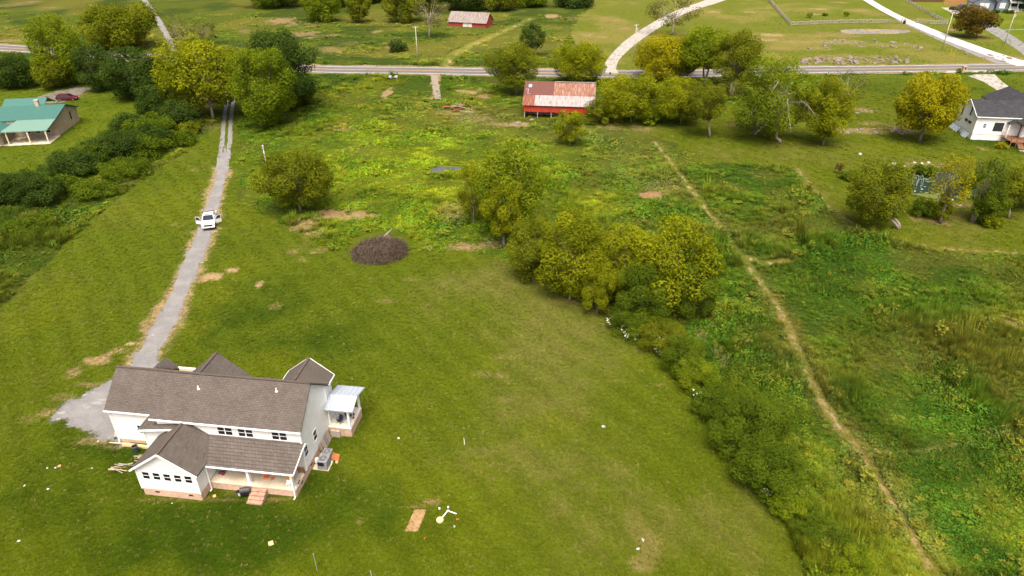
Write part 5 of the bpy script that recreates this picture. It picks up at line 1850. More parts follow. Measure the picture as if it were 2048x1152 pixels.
MB().box(.1, BD - .2, 0, BW, BD, 3.2).build('rear_wall', RED, H3)
MB().box(.3, 3.0, 0, BW - .3, 3.15, 3.2).build('inner_wall', GREYWOOD, H3)
for x in (.15, 3.3, 6.6, 9.9, 13.2, 16.3):
    MB().box(x - .1, .07, 0, x + .1, .27, 3.2).build('post', GREYWOOD, H3)
RUST_DK = seam_mat('dark_red_tin', (.115, .040, .030), .45, .7, .1, .15)
RUST_OR = seam_mat('orange_rusted_tin', (.30, .22, .17), .45, .7, .1, .2, 'X', (.185, .062, .030), .34, .56)
TIN_W = seam_mat('pale_worn_tin', (.27, .262, .256), .45, .75, .0, .12, 'X', (.20, .10, .065), .52, .64)
RUST_L = seam_mat('brown_red_tin', (.165, .055, .030), .45, .7, .1, .25, 'X', (.38, .17, .08), .52, .66)
zr, ze, oy = 7.05, 3.22, -.35
def rz_(y):
    return ze + (zr - ze) * (y - oy) / (BD / 2 - oy)
ncol = 24
for i in range(ncol):
    x0, x1 = -.4 + i * (BW + .7) / ncol, -.4 + (i + 1) * (BW + .7) / ncol + .02
    split = BD / 2 * .40
    lift = .012 * (i % 2)
    upper = RUST_DK if i < 10 else RUST_OR
    lower = RUST_L if i < 4 else TIN_W
    for (ya, yb, mt, dz) in ((oy, split + .1, lower, 0.0), (split, BD / 2, upper, .02)):
        MB().slab([(x0, ya, rz_(ya) + dz + lift), (x1, ya, rz_(ya) + dz + lift), (x1, yb, rz_(yb) + dz + lift), (x0, yb, rz_(yb) + dz + lift)], .03).build('roof_sheet', mt, H3)
    ya, yb = BD / 2, BD + .35
    MB().slab([(x0, ya, zr + lift), (x1, ya, zr + lift), (x1, yb, ze + lift), (x0, yb, ze + lift)], .03).build('roof_sheet', RUST_DK, H3)
m2 = MB()
m2.beam((6.9, BD / 2 - .1, zr + .06), (BW + .3, BD / 2 - .1, zr + .06), .45, .05)
m2.build('ridge_cap', M('pale_ridge_tin', (.28, .26, .24), .6, .15), H3)
MB().slab([(.55, 5.6, rz_(5.6) + .07), (1.4, 5.6, rz_(5.6) + .07), (1.4, 6.6, rz_(6.6) + .07), (.55, 6.6, rz_(6.6) + .07)], .04).build('patch_sheet', M('bluish_patch', (.25, .30, .34), .5, .08), H3)
m2 = MB()
for k, (x0, y0, x1, y1) in enumerate(((-.1, 4.9, .65, 4.95), (.6, 3.4, .65, 4.9), (.6, 3.35, 1.25, 3.4), (.05, 4.3, .45, 4.34))):
    m2.beam((x0, y0, rz_(y0) + .08), (x1, y1, rz_(y1) + .08), .06, .04)
m2.build('loose_strips', M('pale_strip', (.6, .58, .55), .7, .1), H3)

# ---- red shed in front of the far wood
H4 = thing('red_shed', 'small red shed with pale tin roof at the edge of the far wood', 'shed', (-26.0, 296.0, 0), R(-18))
SW, SD = 16.2, 8.5
MB().prism([(0, 0), (SD, 0), (SD, 1.95), (SD / 2, 5.0), (0, 1.95)], 0, SW, 'x').build('wall', M('dull_red_boards', (.30, .048, .038), .85, .2, 1, stretch=(3, 3, .4)), H4)
SHEDTIN = seam_mat('pale_shed_tin', (.24, .215, .195), .8, .7, .05, .2, 'X', (.13, .085, .065), .44, .62)
for q in roof_pair(SD / 2, SD / 2 + .45, 1.85, 5.3, -.4, SW + .4, 'x', .08):
    q.build('roof', SHEDTIN, H4)
DW = M('whitewashed_door', (.60, .58, .55), .8, .2, 2)
for x in (6.4, 8.4):
    MB().box(x, -.08, .05, x + 1.85, -.01, 1.75).build('door', DW, H4)

# ---- blue grey house at the top corner
H5 = thing('blue_grey_house', 'blue grey house with white porch and garage at the top picture corner', 'house', (213.4, 339.6, 0), R(-18))
BLUE = siding_mat('blue_grey_siding', (.145, .175, .215), .25, .05)
SH2 = brick_mat('grey_shingle', (.085, .085, .09), (.13, .13, .135), (.05, .05, .05), .6, .3, 1.3, .02)
MB().prism([(0, 0), (9, 0), (9, 3.6), (4.5, 6.4), (0, 3.6)], 0, 9.5, 'y').build('garage_wall', BLUE, H5)
for q in roof_pair(4.5, 5.0, 3.4, 6.6, -.4, 10, 'y', .2):
    q.build('garage_roof', SH2, H5)
MB().box(-.06, 1.6, 0, -.005, 7.4, 2.9).build('garage_door', TRIM, H5)
MB().prism([(6.5, 0), (16, 0), (16, 4.8), (11.2, 8.6), (6.5, 4.8)], 8.8, 32, 'x').build('main_wall', BLUE, H5)
for q in roof_pair(11.2, 5.2, 4.5, 8.8, 8.4, 32.5, 'x', .2):
    q.build('main_roof', SH2, H5)
for q in roof_pair(13.2, 2.8, 3.9, 6.3, 2.9, 9, 'y', .2):
    q.build('front_gable_roof', SH2, H5)
MB().prism([(10.8, 0), (15.6, 0), (15.6, 3.9), (13.2, 6.0), (10.8, 3.9)], 3.4, 6.6, 'y').build('front_gable_wall', BLUE, H5)
for x in (3.2, 5.2):
    window(H5, (x, -.01, 1.3), 0, 1.4, 1.9, 1, 2, .16, glass=M('white_blind', (.55, .57, .58), .3, .1), frame=TRIM)
window(H5, (12.2, 3.39, 1.3), 0, 1.9, 1.9, 2, 2, .16, glass=bpy.data.materials['white_blind'], frame=TRIM)
MB().box(16.0, 3.6, 0, 31.5, 6.5, .9).build('porch_floor', TRIM, H5)
MB().slab([(15.7, 3.0, 3.7), (32, 3.0, 3.7), (32, 6.6, 4.5), (15.7, 6.6, 4.5)], .2).build('porch_roof', TRIM, H5)
for x in (16.4, 19.4, 22.4, 26.8, 31.2):
    MB().box(x - .2, 3.7, .9, x + .2, 4.1, 3.6).build('porch_post', TRIM, H5)
MB().box(20.3, 6.44, .9, 21.7, 6.52, 3.2).build('front_door', M('navy_door', (.05, .07, .11), .5, .1), H5)
for x in (17.0, 23.5, 25.6, 27.7):
    window(H5, (x, 6.49, 1.4), 0, 1.3, 1.7, 1, 2, .14)
for x0, x1 in ((16.6, 19.3), (22.6, 26.6), (27.0, 31.0)):
    m2 = MB()
    m2.box(x0, 3.8, 1.75, x1, 3.9, 1.85)
    for k in range(int((x1 - x0) / .35)):
        m2.box(x0 + k * .35, 3.82, .92, x0 + k * .35 + .12, 3.88, 1.75)
    m2.build('porch_railing', TRIM, H5)
for i in range(4):
    MB().box(19.9, 3.56 - .4 * (i + 1), 0, 22.1, 3.58 - .4 * i, .72 - .2 * i).build('porch_step', CONCRETE, H5)
for s in (19.6, 22.2):
    m2 = MB()
    m2.beam((s, 3.5, 1.7), (s, 1.9, .9), .15, .12)
    m2.beam((s, 2.0, 0), (s, 2.0, .95), .15)
    m2.build('step_railing', TRIM, H5)

# timber fence panel beside the blue grey house
WF = thing('board_fence', 'short orange brown board fence beside the blue grey house', 'fence', at(1888, 8.5), R(-14))
for i in range(22):
    MB().box(i * .42, 0, 0, i * .42 + .39, .06, 2.3).build('board', M('cedar_board', (.36, .17, .07), .8, .2) if i == 0 else bpy.data.materials['cedar_board'], WF)
for z in (.5, 1.8):
    MB().box(0, .06, z, 9.2, .12, z + .1).build('rail', bpy.data.materials['cedar_board'], WF)
WF2 = thing('dark_board_fence', 'dark red brown board fence at the top picture edge by the plank fence', 'fence', at(1858, 4), R(-4))
for i in range(40):
    MB().box(i * .42 - 10, 0, 0, i * .42 - 9.61, .06, 2.4).build('board', M('dark_board', (.11, .055, .035), .85, .25) if i == 0 else bpy.data.materials['dark_board'], WF2)

# ------------------------------------------------------------------ vehicles
PAINT_W = M('white_car_paint', (.62, .63, .64), .25, .03, spec=.6)
CHROME = M('grey_chrome', (.35, .35, .36), .3, .1, metal=.8)
LAMP = M('clear_headlamp', (.55, .58, .60), .15, .1, spec=.7)
REDLAMP = M('red_tail_lamp', (.30, .02, .02), .3, .1)


def wheel(parent, x, y, r, w=.24):
    t = MB().tube([(-w / 2, 0, 0), (-w * .42, 0, 0), (w * .42, 0, 0), (w / 2, 0, 0)], [r * .9, r, r, r * .9], 18).build('wheel', RUBBER, parent, False)
    t.location = (x, y, r)
    MB().tube([(-w / 2 - .012, 0, 0), (w / 2 + .012, 0, 0)], r * .6, 12).build('rim', CHROME, t)
    return t


def pickup(label, loc, rz):
    """double cab pickup, nose along -y, both front doors open"""
    t = thing('pickup_truck', label, 'pickup truck', loc, rz)
    W = 1.0
    body = MB()
    # lower body with nose, doors left open at the front cab
    body.prism([(-2.85, .55), (-2.9, .72), (-2.85, 1.02), (-2.55, 1.10), (-1.45, 1.20), (-1.40, 1.14), (-1.40, .50), (-2.2, .48)], -W, W, 'x')
    body.prism([(-.38, .5), (-.38, 1.16), (.78, 1.16), (.78, .5)], -W, W, 'x')
    body.prism([(-1.40, .45), (-1.40, .62), (-.38, .62), (-.38, .45)], -W, W, 'x')
    body.build('body', PAINT_W, t, bevel=.05)
    hood = MB()
    hood.slab([(-.86, -2.72, 1.13), (.86, -2.72, 1.13), (.90, -1.48, 1.25), (-.90, -1.48, 1.25)], .08)
    hood.build('bonnet', PAINT_W, t, bevel=.03)
    cab = MB()
    n0 = [(-.92, -1.42, 1.2), (.92, -1.42, 1.2), (.92, .78, 1.16), (-.92, .78, 1.16)]
    top = [(-.74, -.72, 1.84), (.74, -.72, 1.84), (.74, .58, 1.86), (-.74, .58, 1.86)]
    # roof with pillars
    cab.slab(top, .09)
    for a, b in zip(n0, top):
        cab.beam(a, (b[0], b[1], b[2] - .05), .10, .12)
    for s in (-1, 1):
        cab.beam((s * .93, -.36, 1.16), (s * .75, -.10, 1.80), .10, .12)
    cab.build('cab', PAINT_W, t, bevel=.02)
    g = MB().slab([(-.82, -1.36, 1.24), (.82, -1.36, 1.24), (.70, -.76, 1.79), (-.70, -.76, 1.79)], .02)
    g.build('windscreen', M('blue_black_screen', (.008, .014, .032), .3, .3, spec=.05), t)
    g = MB().slab([(-.70, .60, 1.78), (.70, .60, 1.78), (.86, .74, 1.22), (-.86, .74, 1.22)], .02)
    g.build('rear_window', GLASS, t)
    for s in (-1, 1):
        MB().slab([(s * .90, -.30, 1.2), (s * .90, .70, 1.2), (s * .76, .52, 1.78), (s * .76, -.08, 1.78)], .02).build('side_window', GLASS, t)
    MB().box(-.42, -.58, 1.845, .42, -.42, 1.90).build('roof_light_bar', BLACK, t)
    m2 = MB()
    m2.box(-.85, -1.3, .64, .85, .72, .75)
    for x in (-.45, .45):
        m2.box(x - .25, -.75, .75, x + .25, -.2, 1.0)
        m2.box(x - .25, -.3, 1.0, x + .25, -.15, 1.5)
    m2.build('interior', BLACK, t)
    bed = MB()
    bed.box(-W, .80, .5, -W + .1, 2.75, 1.14)
    bed.box(W - .1, .80, .5, W, 2.75, 1.14)
    bed.box(-W + .1, .80, .5, W - .1, 2.75, .66)
    bed.box(-W + .1, 2.66, .66, W - .1, 2.76, 1.10)
    bed.build('bed', PAINT_W, t, bevel=.02)
    MB().box(-W + .12, .9, .67, W - .12, 1.45, 1.22).build('tool_box', BLACK, t)
    m2 = MB()
    for x in (-.92, .92):
        m2.box(x - .04, .95, 1.14, x + .04, 1.03, 1.75)
    m2.box(-.96, .95, 1.70, .96, 1.03, 1.78)
    m2.build('headache_rack', BLACK, t)
    for s in (-1, 1):
        for y in (-1.95, 1.75):
            wheel(t, s * .90, y, .40)
        m2 = MB().box(s * .80 - .17, -2.915, .84, s * .80 + .17, -2.86, 1.02)
        m2.build('headlight', LAMP, t)
        MB().box(s * .94 - .06, 2.765, .75, s * .94 + .06, 2.79, 1.05).build('tail_light', REDLAMP, t)
        mi = MB().rbox((s * 1.14, -1.25, 1.30), (.22, .1, .18))
        mi.build('mirror', BLACK, t)
        # open door, hinged at the front edge
        d = MB()
        L = 1.06
        d.box(0, 0, .55, .07, L, 1.18)
        for a, b in (((.035, .02, 1.18), (.035, .42, 1.74)), ((.035, .42, 1.74), (.035, L - .03, 1.76)), ((.035, L - .03, 1.76), (.035, L - .03, 1.18))):
            d.beam(a, b, .06, .07)
        do = d.build('door', PAINT_W, t)
        do.location = (s * 1.0 - .035, -1.40, .02)
        do.rotation_euler = (0, 0, -s * R(62))
        pn = MB().prism([(.08, 1.2), (.44, 1.70), (L - .06, 1.72), (L - .06, 1.2)], .025, .045, 'x').build('door_window', M('tinted_glass', (.03, .04, .05), .1, .2) if s < 0 else bpy.data.materials['tinted_glass'], do)
        MB().box(-.02, L - .25, 1.0, .09, L - .08, 1.04).build('door_handle', BLACK, do)
    MB().box(-.60, -2.925, .72, .60, -2.86, 1.0).build('grille', BLACK, t)
    MB().box(-.98, -3.0, .48, .98, -2.80, .70).build('front_bumper', PAINT_W, t, bevel=.04)
    MB().box(-.95, -2.99, .36, .95, -2.80, .475).build('lower_bumper', BLACK, t)
    MB().box(-.95, 2.80, .48, .95, 2.98, .66).build('rear_bumper', CHROME, t)
    return t


P = at(407, 461)
pickup('white pickup truck with both front doors open on the gravel drive', (P.x + .1, P.y + 2.7, .02), R(17))


def wagon(name, label, cat, loc, rz, paint, length=4.6):
    """estate shaped car, nose along -y"""
    t = thing(name, label, cat, loc, rz)
    k = length / 4.6
    m2 = MB()
    m2.prism([(-2.25 * k, .35), (-2.3 * k, .62), (-2.1 * k, .82), (-1.1 * k, .98), (1.9 * k, 1.02), (2.25 * k, .95), (2.28 * k, .4), (1.6, .28), (-1.7, .28)], -.9, .9, 'x')
    m2.build('body', paint, t, bevel=.06)
    c = MB()
    n0 = [(-.86, -1.15 * k, .97), (.86, -1.15 * k, .97), (.86, 2.15 * k, 1.0), (-.86, 2.15 * k, 1.0)]
    tp = [(-.66, -.35 * k, 1.56), (.66, -.35 * k, 1.56), (.66, 1.75 * k, 1.58), (-.66, 1.75 * k, 1.58)]
    c.slab(tp, .07)
    for a, b in zip(n0, tp):
        c.beam(a, (b[0], b[1], b[2] - .04), .09, .1)
    for s in (-1, 1):
        c.beam((s * .87, .55 * k, 1.0), (s * .67, .6 * k, 1.55), .08, .08)
    c.build('cabin', paint, t, bevel=.02)
    MB().slab([(-.8, -1.1 * k, 1.0), (.8, -1.1 * k, 1.0), (.63, -.4 * k, 1.52), (-.63, -.4 * k, 1.52)], .02).build('windscreen', GLASS, t)
    MB().slab([(-.63, 1.8 * k, 1.52), (.63, 1.8 * k, 1.52), (.8, 2.13 * k, 1.02), (-.8, 2.13 * k, 1.02)], .02).build('rear_window', GLASS, t)
    for s in (-1, 1):
        MB().slab([(s * .84, -.95 * k, 1.0), (s * .84, 2.0 * k, 1.0), (s * .67, 1.65 * k, 1.53), (s * .67, -.3 * k, 1.53)], .02).build('side_window', GLASS, t)
        for y in (-1.4, 1.4):
            wheel(t, s * .80, y * k, .33, .2)
        MB().box(s * .68 - .14, -2.31 * k, .62, s * .68 + .14, -2.22 * k, .76).build('headlight', LAMP, t)
        MB().box(s * .76 - .1, 2.24 * k, .72, s * .76 + .1, 2.31 * k, .95).build('tail_light', REDLAMP, t)
    return t


wagon('estate_car', 'dark maroon car parked behind the teal roofed house', 'car', (at(130, 203).x, at(130, 203).y + 1.5, .02), R(96), M('maroon_paint', (.10, .012, .02), .25, .1, spec=.6), 5.2)
wagon('black_car', 'black car parked before the white garage door', 'car', at(1910, 20.5), R(52), M('black_paint', (.012, .012, .014), .2, .1, spec=.6), 5.2)
wagon('grey_car', 'grey car half hidden behind the black car at the garage', 'car', at(1926, 16), R(70), M('slate_paint', (.06, .07, .09), .25, .1, spec=.6), 4.6)

# ------------------------------------------------------------------ poles, wires, fences
POLEW = M('pale_pole_timber', (.46, .41, .33), .9, .2, 2)


def pole(label, ub, vb, vt, extras=True, name='utility_pole', r=.15, mat=None, cat='utility pole', transformer=False):
    P = at(ub, vb)
    h = height_at(P, vt)
    t = thing(name, label, cat, P, 0, 'utility poles' if cat == 'utility pole' else None)
    MB().tube([(0, 0, -.2), (0, 0, h)], [r, r * .72], 10).build('shaft', mat or POLEW, t, True)
    if extras:
        MB().rbox((0, 0, h - .35), (1.9, .12, .12), R(20)).build('cross_arm', POLEW, t)
        for s in (-1, 0, 1):
            MB().tube([(s * .8 * math.cos(R(20)), s * .8 * math.sin(R(20)), h - .29), (s * .8 * math.cos(R(20)), s * .8 * math.sin(R(20)), h - .05)], .06, 8).build('insulator', GREYM, t)
    if transformer:
        MB().tube([(.32, 0, h - 2.2), (.32, 0, h - 1.25)], .28, 12).build('transformer', GREYM, t)
    return P, h


p1, h1 = pole('tall bare utility pole at the road in front of the red shed', 835.7, 127, 52)
pole('grey utility pole with transformer beside the curving concrete drive', 1267, 122, 48, True, transformer=True)
pole('leaning looking utility pole beside the white concrete drive', 1883.5, 101, 24, True)
p4, h4 = pole('utility pole with lamp near the drive of the blue grey house', 2009, 88, 21, True, transformer=True)
p2, h2 = pole('short white meter pole beside the lone olive tree', 533, 332, 290, False, 'meter_pole', .09, TRIM, 'pole')
MB().box(p2.x - .16, p2.y - .16, h2 - .75, p2.x + .16, p2.y + .10, h2 - .1)
mp_ = [o for o in bpy.data.objects if o.name == 'meter_pole'][0]
MB().box(-.18, -.2, h2 - .85, .18, -.08, h2 - .1).build('meter_box', GREYM, mp_)
for k, (dx, lab) in enumerate(((-.5, 'upper service wire from the tall road pole to the meter pole'), (.5, 'lower service wire from the tall road pole to the meter pole'))):
    a = Vector((p1.x + dx, p1.y, h1 - .3 - .9 * k))
    b = Vector((p2.x + dx * .15, p2.y, h2 - .1 - .2 * k))
    pts = []
    for i in range(25):
        s = i / 24
        q = a.lerp(b, s)
        q.z -= 1.6 * 4 * s * (1 - s)
        pts.append(q)
    tag(MB().tube(pts, .022, 4).build('service_wire', BLACK), lab, 'wire', 'service wires to the meter pole')


def plank_fence(label, pts_px, bay=3.0, h=1.45, cross=True, name='plank_fence'):
    pts = [at(u, v) for u, v in pts_px]
    t = thing(name, label, 'fence', pts[0])
    o0 = pts[0]
    post_me = MB().box(-.16, -.16, 0, .16, .16, h + .2).mesh('post')
    post_me.materials.append(GREYWOOD)
    for a, b in zip(pts[:-1], pts[1:]):
        L = (b - a).length
        n = max(1, round(L / bay))
        d = (b - a) / n
        ang = math.atan2(d.y, d.x)
        me_r = MB().box(0, -.24, -.10, d.length, -.165, .10).mesh('rail')
        me_r.materials.append(GREYWOOD)
        ml = math.hypot(d.length, h - .3)
        me_d = MB().box(0, -.30, -.08, ml, -.245, .08).mesh('brace')
        me_d.materials.append(GREYWOOD)
        for i in range(n + 1):
            p = a + d * i - o0
            linked('post', post_me, t, p, (0, 0, ang))
            if i < n:
                for z in (.3, h):
                    linked('rail', me_r, t, p + Vector((0, 0, z)), (0, 0, ang))
                if cross:
                    e = math.atan2(h - .3, d.length)
                    linked('brace', me_d, t, p + Vector((0, 0, .3)), (0, -e, ang))
                    linked('brace', me_d, t, p + Vector((0, 0, h)), (0, e, ang))
    return t


plank_fence('weathered cross braced fence running up the paddock side', [(1533, -3), (1550, 16), (1581, 51)], 4.0)
plank_fence('weathered cross braced fence along the paddock front to the gate', [(1581.5, 51.2), (1640, 48.5), (1700, 46.5), (1778, 46)], 4.0)
plank_fence('short cross braced fence between the gate and the fence corner', [(1834, 46), (1860, 48.5), (1892, 49.5)], 4.0)
plank_fence('weathered fence climbing away beside the lawn of the blue grey house', [(1893, 49.3), (1850, 25), (1800, -2)], 4.0)
GA = thing('drive_gate', 'open rail gate across the white concrete drive', 'gate', at(1778, 46.5))
a, b = at(1779, 46.6), at(1833, 46.4)
for z in (.3, .75, 1.2, 1.55):
    MB().beam((0, 0, z), (b - a) * .45 + Vector((0, 0, z)), .07).build('rail', GREYWOOD, GA)
    MB().beam((b - a) * .55 + Vector((0, 0, z)), (b - a) + Vector((0, 0, z)), .07).build('rail', GREYWOOD, GA)
for s in (0, .45, .55, 1):
    MB().box((b - a).x * s - .14, -.14, 0, (b - a).x * s + .14, .14, 1.9).build('gate_post', GREYWOOD, GA)
KP = thing('gate_keypad', 'dark keypad box on a post beside the gate', 'keypad', at(1808, 47.5))
MB().box(-.45, -.3, 0, .45, .3, 1.3).build('cabinet', BLACK, KP)
MB().box(-.3, -.34, 1.3, .3, .2, 1.75).build('panel', GREYM, KP)
for i, (u, vb_, vt_) in enumerate(((1900, 111.5, 97), (1906.5, 113.5, 98))):
    P = at(u, vb_)
    hh = height_at(P, vt_)
    t = thing('marker_post', ['yellow marker post nearer the leaning pole', 'yellow marker post further from the leaning pole'][i], 'marker post', P, 0, 'yellow marker posts')
    MB().tube([(0, 0, 0), (0, 0, hh)], .09, 8).build('shaft', M('yellow_marker', (.50, .36, .03), .6, .1) if i == 0 else bpy.data.materials['yellow_marker'], t)
    MB().tube([(0, 0, hh), (0, 0, hh + .1)], [.1, .03], 8).build('cap', BLACK, t)
MBX = thing('mailbox', 'brick mailbox pillar with plants beside the road', 'mailbox', at(1926, 146))
MB().box(-.55, -.5, 0, .55, .5, 1.9).build('pillar', BRICK, MBX)
MB().box(-.65, -.6, 1.9, .65, .6, 2.05).build('cap', CONCRETE, MBX)
MB().tube([(0, -.62, 1.45), (0, .2, 1.45)], .24, 12).build('letter_box', BLACK, MBX)
tree('small plant beside the brick mailbox pillar', 1918, 147, 136, 1912, 1924, 'green', 0, 6, 1.0, cat='bush', name='bush')
MB2 = thing('road_mailbox', 'small black mailbox on a post by the barn trees', 'mailbox', at(1219.5, 158.5))
MB().box(-.06, -.06, 0, .06, .06, 1.5).build('post', GREYWOOD, MB2)
MB().box(-.2, -.35, 1.5, .2, .35, 1.95).build('letter_box', BLACK, MB2)

# ------------------------------------------------------------------ things round the white house (positions in the house's own frame)
HM = Matrix.Translation((-33.23, 44.13, 0)) @ Matrix.Rotation(R(-7.5), 4, 'Z')


def hthing(name, label, cat, x, y, z=0, rz=0, group=None):
    return thing(name, label, cat, HM @ Vector((x, y, z)), R(-7.5) + rz, group)


ACM = M('grey_unit_casing', (.23, .235, .245), .5, .1)
pad = hthing('concrete_pad', 'square concrete pad under the air conditioners', 'pad', 14.75, 5.95)
MB().box(-.85, -1.05, 0, .75, 1.15, .10).build('slab', CONC, pad)
for i, (y, w, h, lab) in enumerate(((5.38, .96, 1.0, 'larger grey air conditioner nearer the porch'), (6.48, .82, .85, 'smaller grey air conditioner behind the larger one'))):
    t = hthing('air_conditioner', lab, 'air conditioner', 14.92 - .05 * i, y, .10, 0, 'air conditioners beside the house')
    q = w / 2
    MB().box(-q, -q, 0, q, q, h).build('casing', ACM, t, bevel=.03)
    MB().tube([(0, 0, h), (0, 0, h + .02)], q * .78, 24).build('fan_opening', BLACK, t)
    m2 = MB()
    for k in range(4):
        rr = q * (.24 + .17 * k)
        m2.tube([(rr * math.cos(a_), rr * math.sin(a_), h + .04) for a_ in [2 * math.pi * j / 24 for j in range(25)]], .009, 4, False)
    for k in range(6):
        a_ = math.pi * k / 6
        m2.beam((-q * .78 * math.cos(a_), -q * .78 * math.sin(a_), h + .04), (q * .78 * math.cos(a_), q * .78 * math.sin(a_), h + .04), .012)
    m2.build('fan_grille', GREYM, t)
    for k in range(4):
        a_ = math.pi / 2 * k + .3
        MB().slab([(0, 0, h + .025), (q * .6 * math.cos(a_), q * .6 * math.sin(a_), h + .03), (q * .6 * math.cos(a_ + .6), q * .6 * math.sin(a_ + .6), h + .025)], .004).build('fan_blade', M('dark_fan_blade', (.05, .05, .055), .5, .1) if (k == 0 and i == 0) else bpy.data.materials['dark_fan_blade'], t)
    MB().box(-q * .8, -q - .012, h * .45, q * .45, -q + .002, h * .88).build('louvre', BLACK, t)
t = hthing('white_tank', 'white plastic sack standing between the brick base and the air conditioner', 'sack', 14.12, 5.7, .1)
MB().blob((0, 0, .34), (.22, .25, .36), 3, .15).build('sack_body', TRIM, t, True)
t = hthing('rusty_scrap', 'orange brown scrap board beside the air conditioners', 'scrap', 15.62, 6.5)
RUSTB = M('orange_brown_board', (.38, .13, .04), .8, .35, 3)
MB().rbox((0, 0, .30), (.7, .9, .04), R(12), 0, R(28)).build('board', RUSTB, t)
MB().rbox((.25, -.45, .1), (.22, .3, .16), R(30)).build('block', M('peach_block', (.55, .36, .2), .8, .1), t)
for i, y in enumerate((7.15, 7.75, 8.3, 8.9)):
    t = hthing('leaning_board', ['brown board leaning on the brick base nearest the air conditioners', 'second leaning board from the air conditioners', 'third leaning board from the air conditioners', 'leaning board nearest the side porch'][i], 'board', 14.15, y, 0, 0, 'boards leaning on the brick base')
    MB().rbox((-.12, 0, .55), (.03, .48 + .05 * i, 1.15), 0, 0, R(-15)).build('panel', M('leaning_board_%d' % i, [(.30, .24, .18), (.36, .31, .25), (.22, .2, .18), (.34, .28, .21)][i], .8, .15), t)
    MB().rbox((-.09, 0, .55), (.03, .06, 1.1), 0, 0, R(-15)).build('batten', GREYWOOD, t)

# barbecue and pot beside the steps
t = hthing('barbecue', 'black barbecue grill standing beside the brick steps', 'barbecue', 9.25, 1.0, 0, R(20))
MB().box(-.42, -.27, .35, .42, .27, .72).build('firebox', BLACK, t, bevel=.03)
MB().tube([(-.42, 0, .74), (.42, 0, .74)], .27, 14).build('lid', M('grey_black_lid', (.05, .05, .055), .35, .2), t)
for x in (-.36, .36):
    for y in (-.2, .2):
        MB().tube([(x, y, 0), (x, y, .36)], .025, 6).build('leg', BLACK, t)
MB().box(-.75, -.2, .68, -.42, .2, .71).build('side_shelf', BLACK, t)
t = hthing('white_bucket', 'white bucket on the grass beside the barbecue', 'bucket', 8.62, 1.05)
MB().tube([(0, 0, 0), (0, 0, .36)], [.15, .18], 14).build('pail', TRIM, t)
MB().tube([(0, 0, .36), (0, 0, .385)], .19, 14).build('lid', TRIM, t)

ORANGE = M('orange_plastic', (.75, .12, .03), .45, .1)
YEL = M('amber_plastic', (.80, .36, .03), .45, .1)
for i, (x, y, lab) in enumerate(((10.55, 2.55, 'orange toy chair on the porch nearer the middle post'), (11.15, 2.5, 'smaller orange toy stool on the porch beside the toy chair'))):
    t = hthing('toy_chair', lab, 'toy chair', x, y, .81, R(30 * i), 'orange toys on the porch')
    k = 1 - .3 * i
    MB().box(-.16 * k, -.16 * k, .2 * k, .16 * k, .16 * k, .25 * k).build('seat', ORANGE, t)
    if i == 0:
        MB().box(-.16, .12, .25, .16, .17, .58).build('backrest', ORANGE, t)
    for sx in (-1, 1):
        for sy in (-1, 1):
            MB().box(sx * .13 * k - .025, sy * .13 * k - .025, 0, sx * .13 * k + .025, sy * .13 * k + .025, .2 * k).build('leg', ORANGE, t)
t = hthing('toy_table', 'amber toy table with curved rim at the porch corner post', 'toy table', 12.95, 2.45, .81)
MB().tube([(0, 0, .40), (0, 0, .46)], .36, 18).build('top', YEL, t)
for k in range(4):
    a_ = math.pi / 4 + math.pi / 2 * k
    MB().tube([(.3 * math.cos(a_), .3 * math.sin(a_), 0), (.24 * math.cos(a_), .24 * math.sin(a_), .4)], .045, 6).build('leg', YEL, t)
t = hthing('white_chair', 'white plastic child chair in front of the amber toy table', 'chair', 12.95, 1.95, .81)
MB().box(-.16, -.14, .25, .16, .14, .29).build('seat', TRIM, t)
MB().box(-.16, .10, .29, .16, .14, .58).build('backrest', TRIM, t)
for sx in (-1, 1):
    for sy in (-1, 1):
        MB().box(sx * .13 - .02, sy * .11 - .02, 0, sx * .13 + .02, sy * .11 + .02, .25).build('leg', TRIM, t)
t = hthing('camp_stool', 'dark grey folding stool on the porch near the toy table', 'stool', 12.0, 2.9, .81, R(20))
MB().box(-.22, -.2, .36, .22, .2, .40).build('seat', M('dark_canvas', (.06, .065, .07), .9, .2), t)
for sx in (-1, 1):
    MB().beam((sx * .18, -.2, 0), (sx * .18, .2, .37), .03).build('leg', GREYM, t)
    MB().beam((sx * .16, .2, 0), (sx * .16, -.2, .37), .03).build('leg', GREYM, t)
t = hthing('toy_pile', 'grey green and red toys heaped in the porch corner by the sunroom', 'toy pile', 6.15, 2.75, .81)
for i, (dx, dy, r_, col) in enumerate(((0, .1, .3, (.16, .19, .17)), (.2, .35, .24, (.03, .03, .035)), (.25, -.25, .2, (.22, .02, .04)), (.5, .4, .2, (.10, .06, .05)), (-.1, -.25, .16, (.12, .14, .13)))):
    MB().blob((dx, dy, r_ * .7), (r_, r_ * .9, r_ * .8), i + 4, .3).build('toy', M('toy_%d' % i, col, .6, .2), t)
t = hthing('blue_tub', 'blue plastic tub on the porch beside the toy heap', 'tub', 6.95, 3.05, .81)
MB().tube([(0, 0, 0), (0, 0, .3)], [.16, .24], 14).build('shell', M('blue_plastic', (.08, .24, .50), .4, .15), t)
MB().tube([(0, 0, .3), (0, 0, .33)], .26, 14).build('rim', bpy.data.materials['blue_plastic'], t)
t = hthing('planter_box', 'brown wooden trough leaning on the porch end wall', 'trough', 13.55, 3.55, .81)
MB().rbox((0, 0, .45), (.5, .12, .95), R(0), R(18)).build('tray', M('brown_trough', (.30, .18, .10), .7, .15), t)
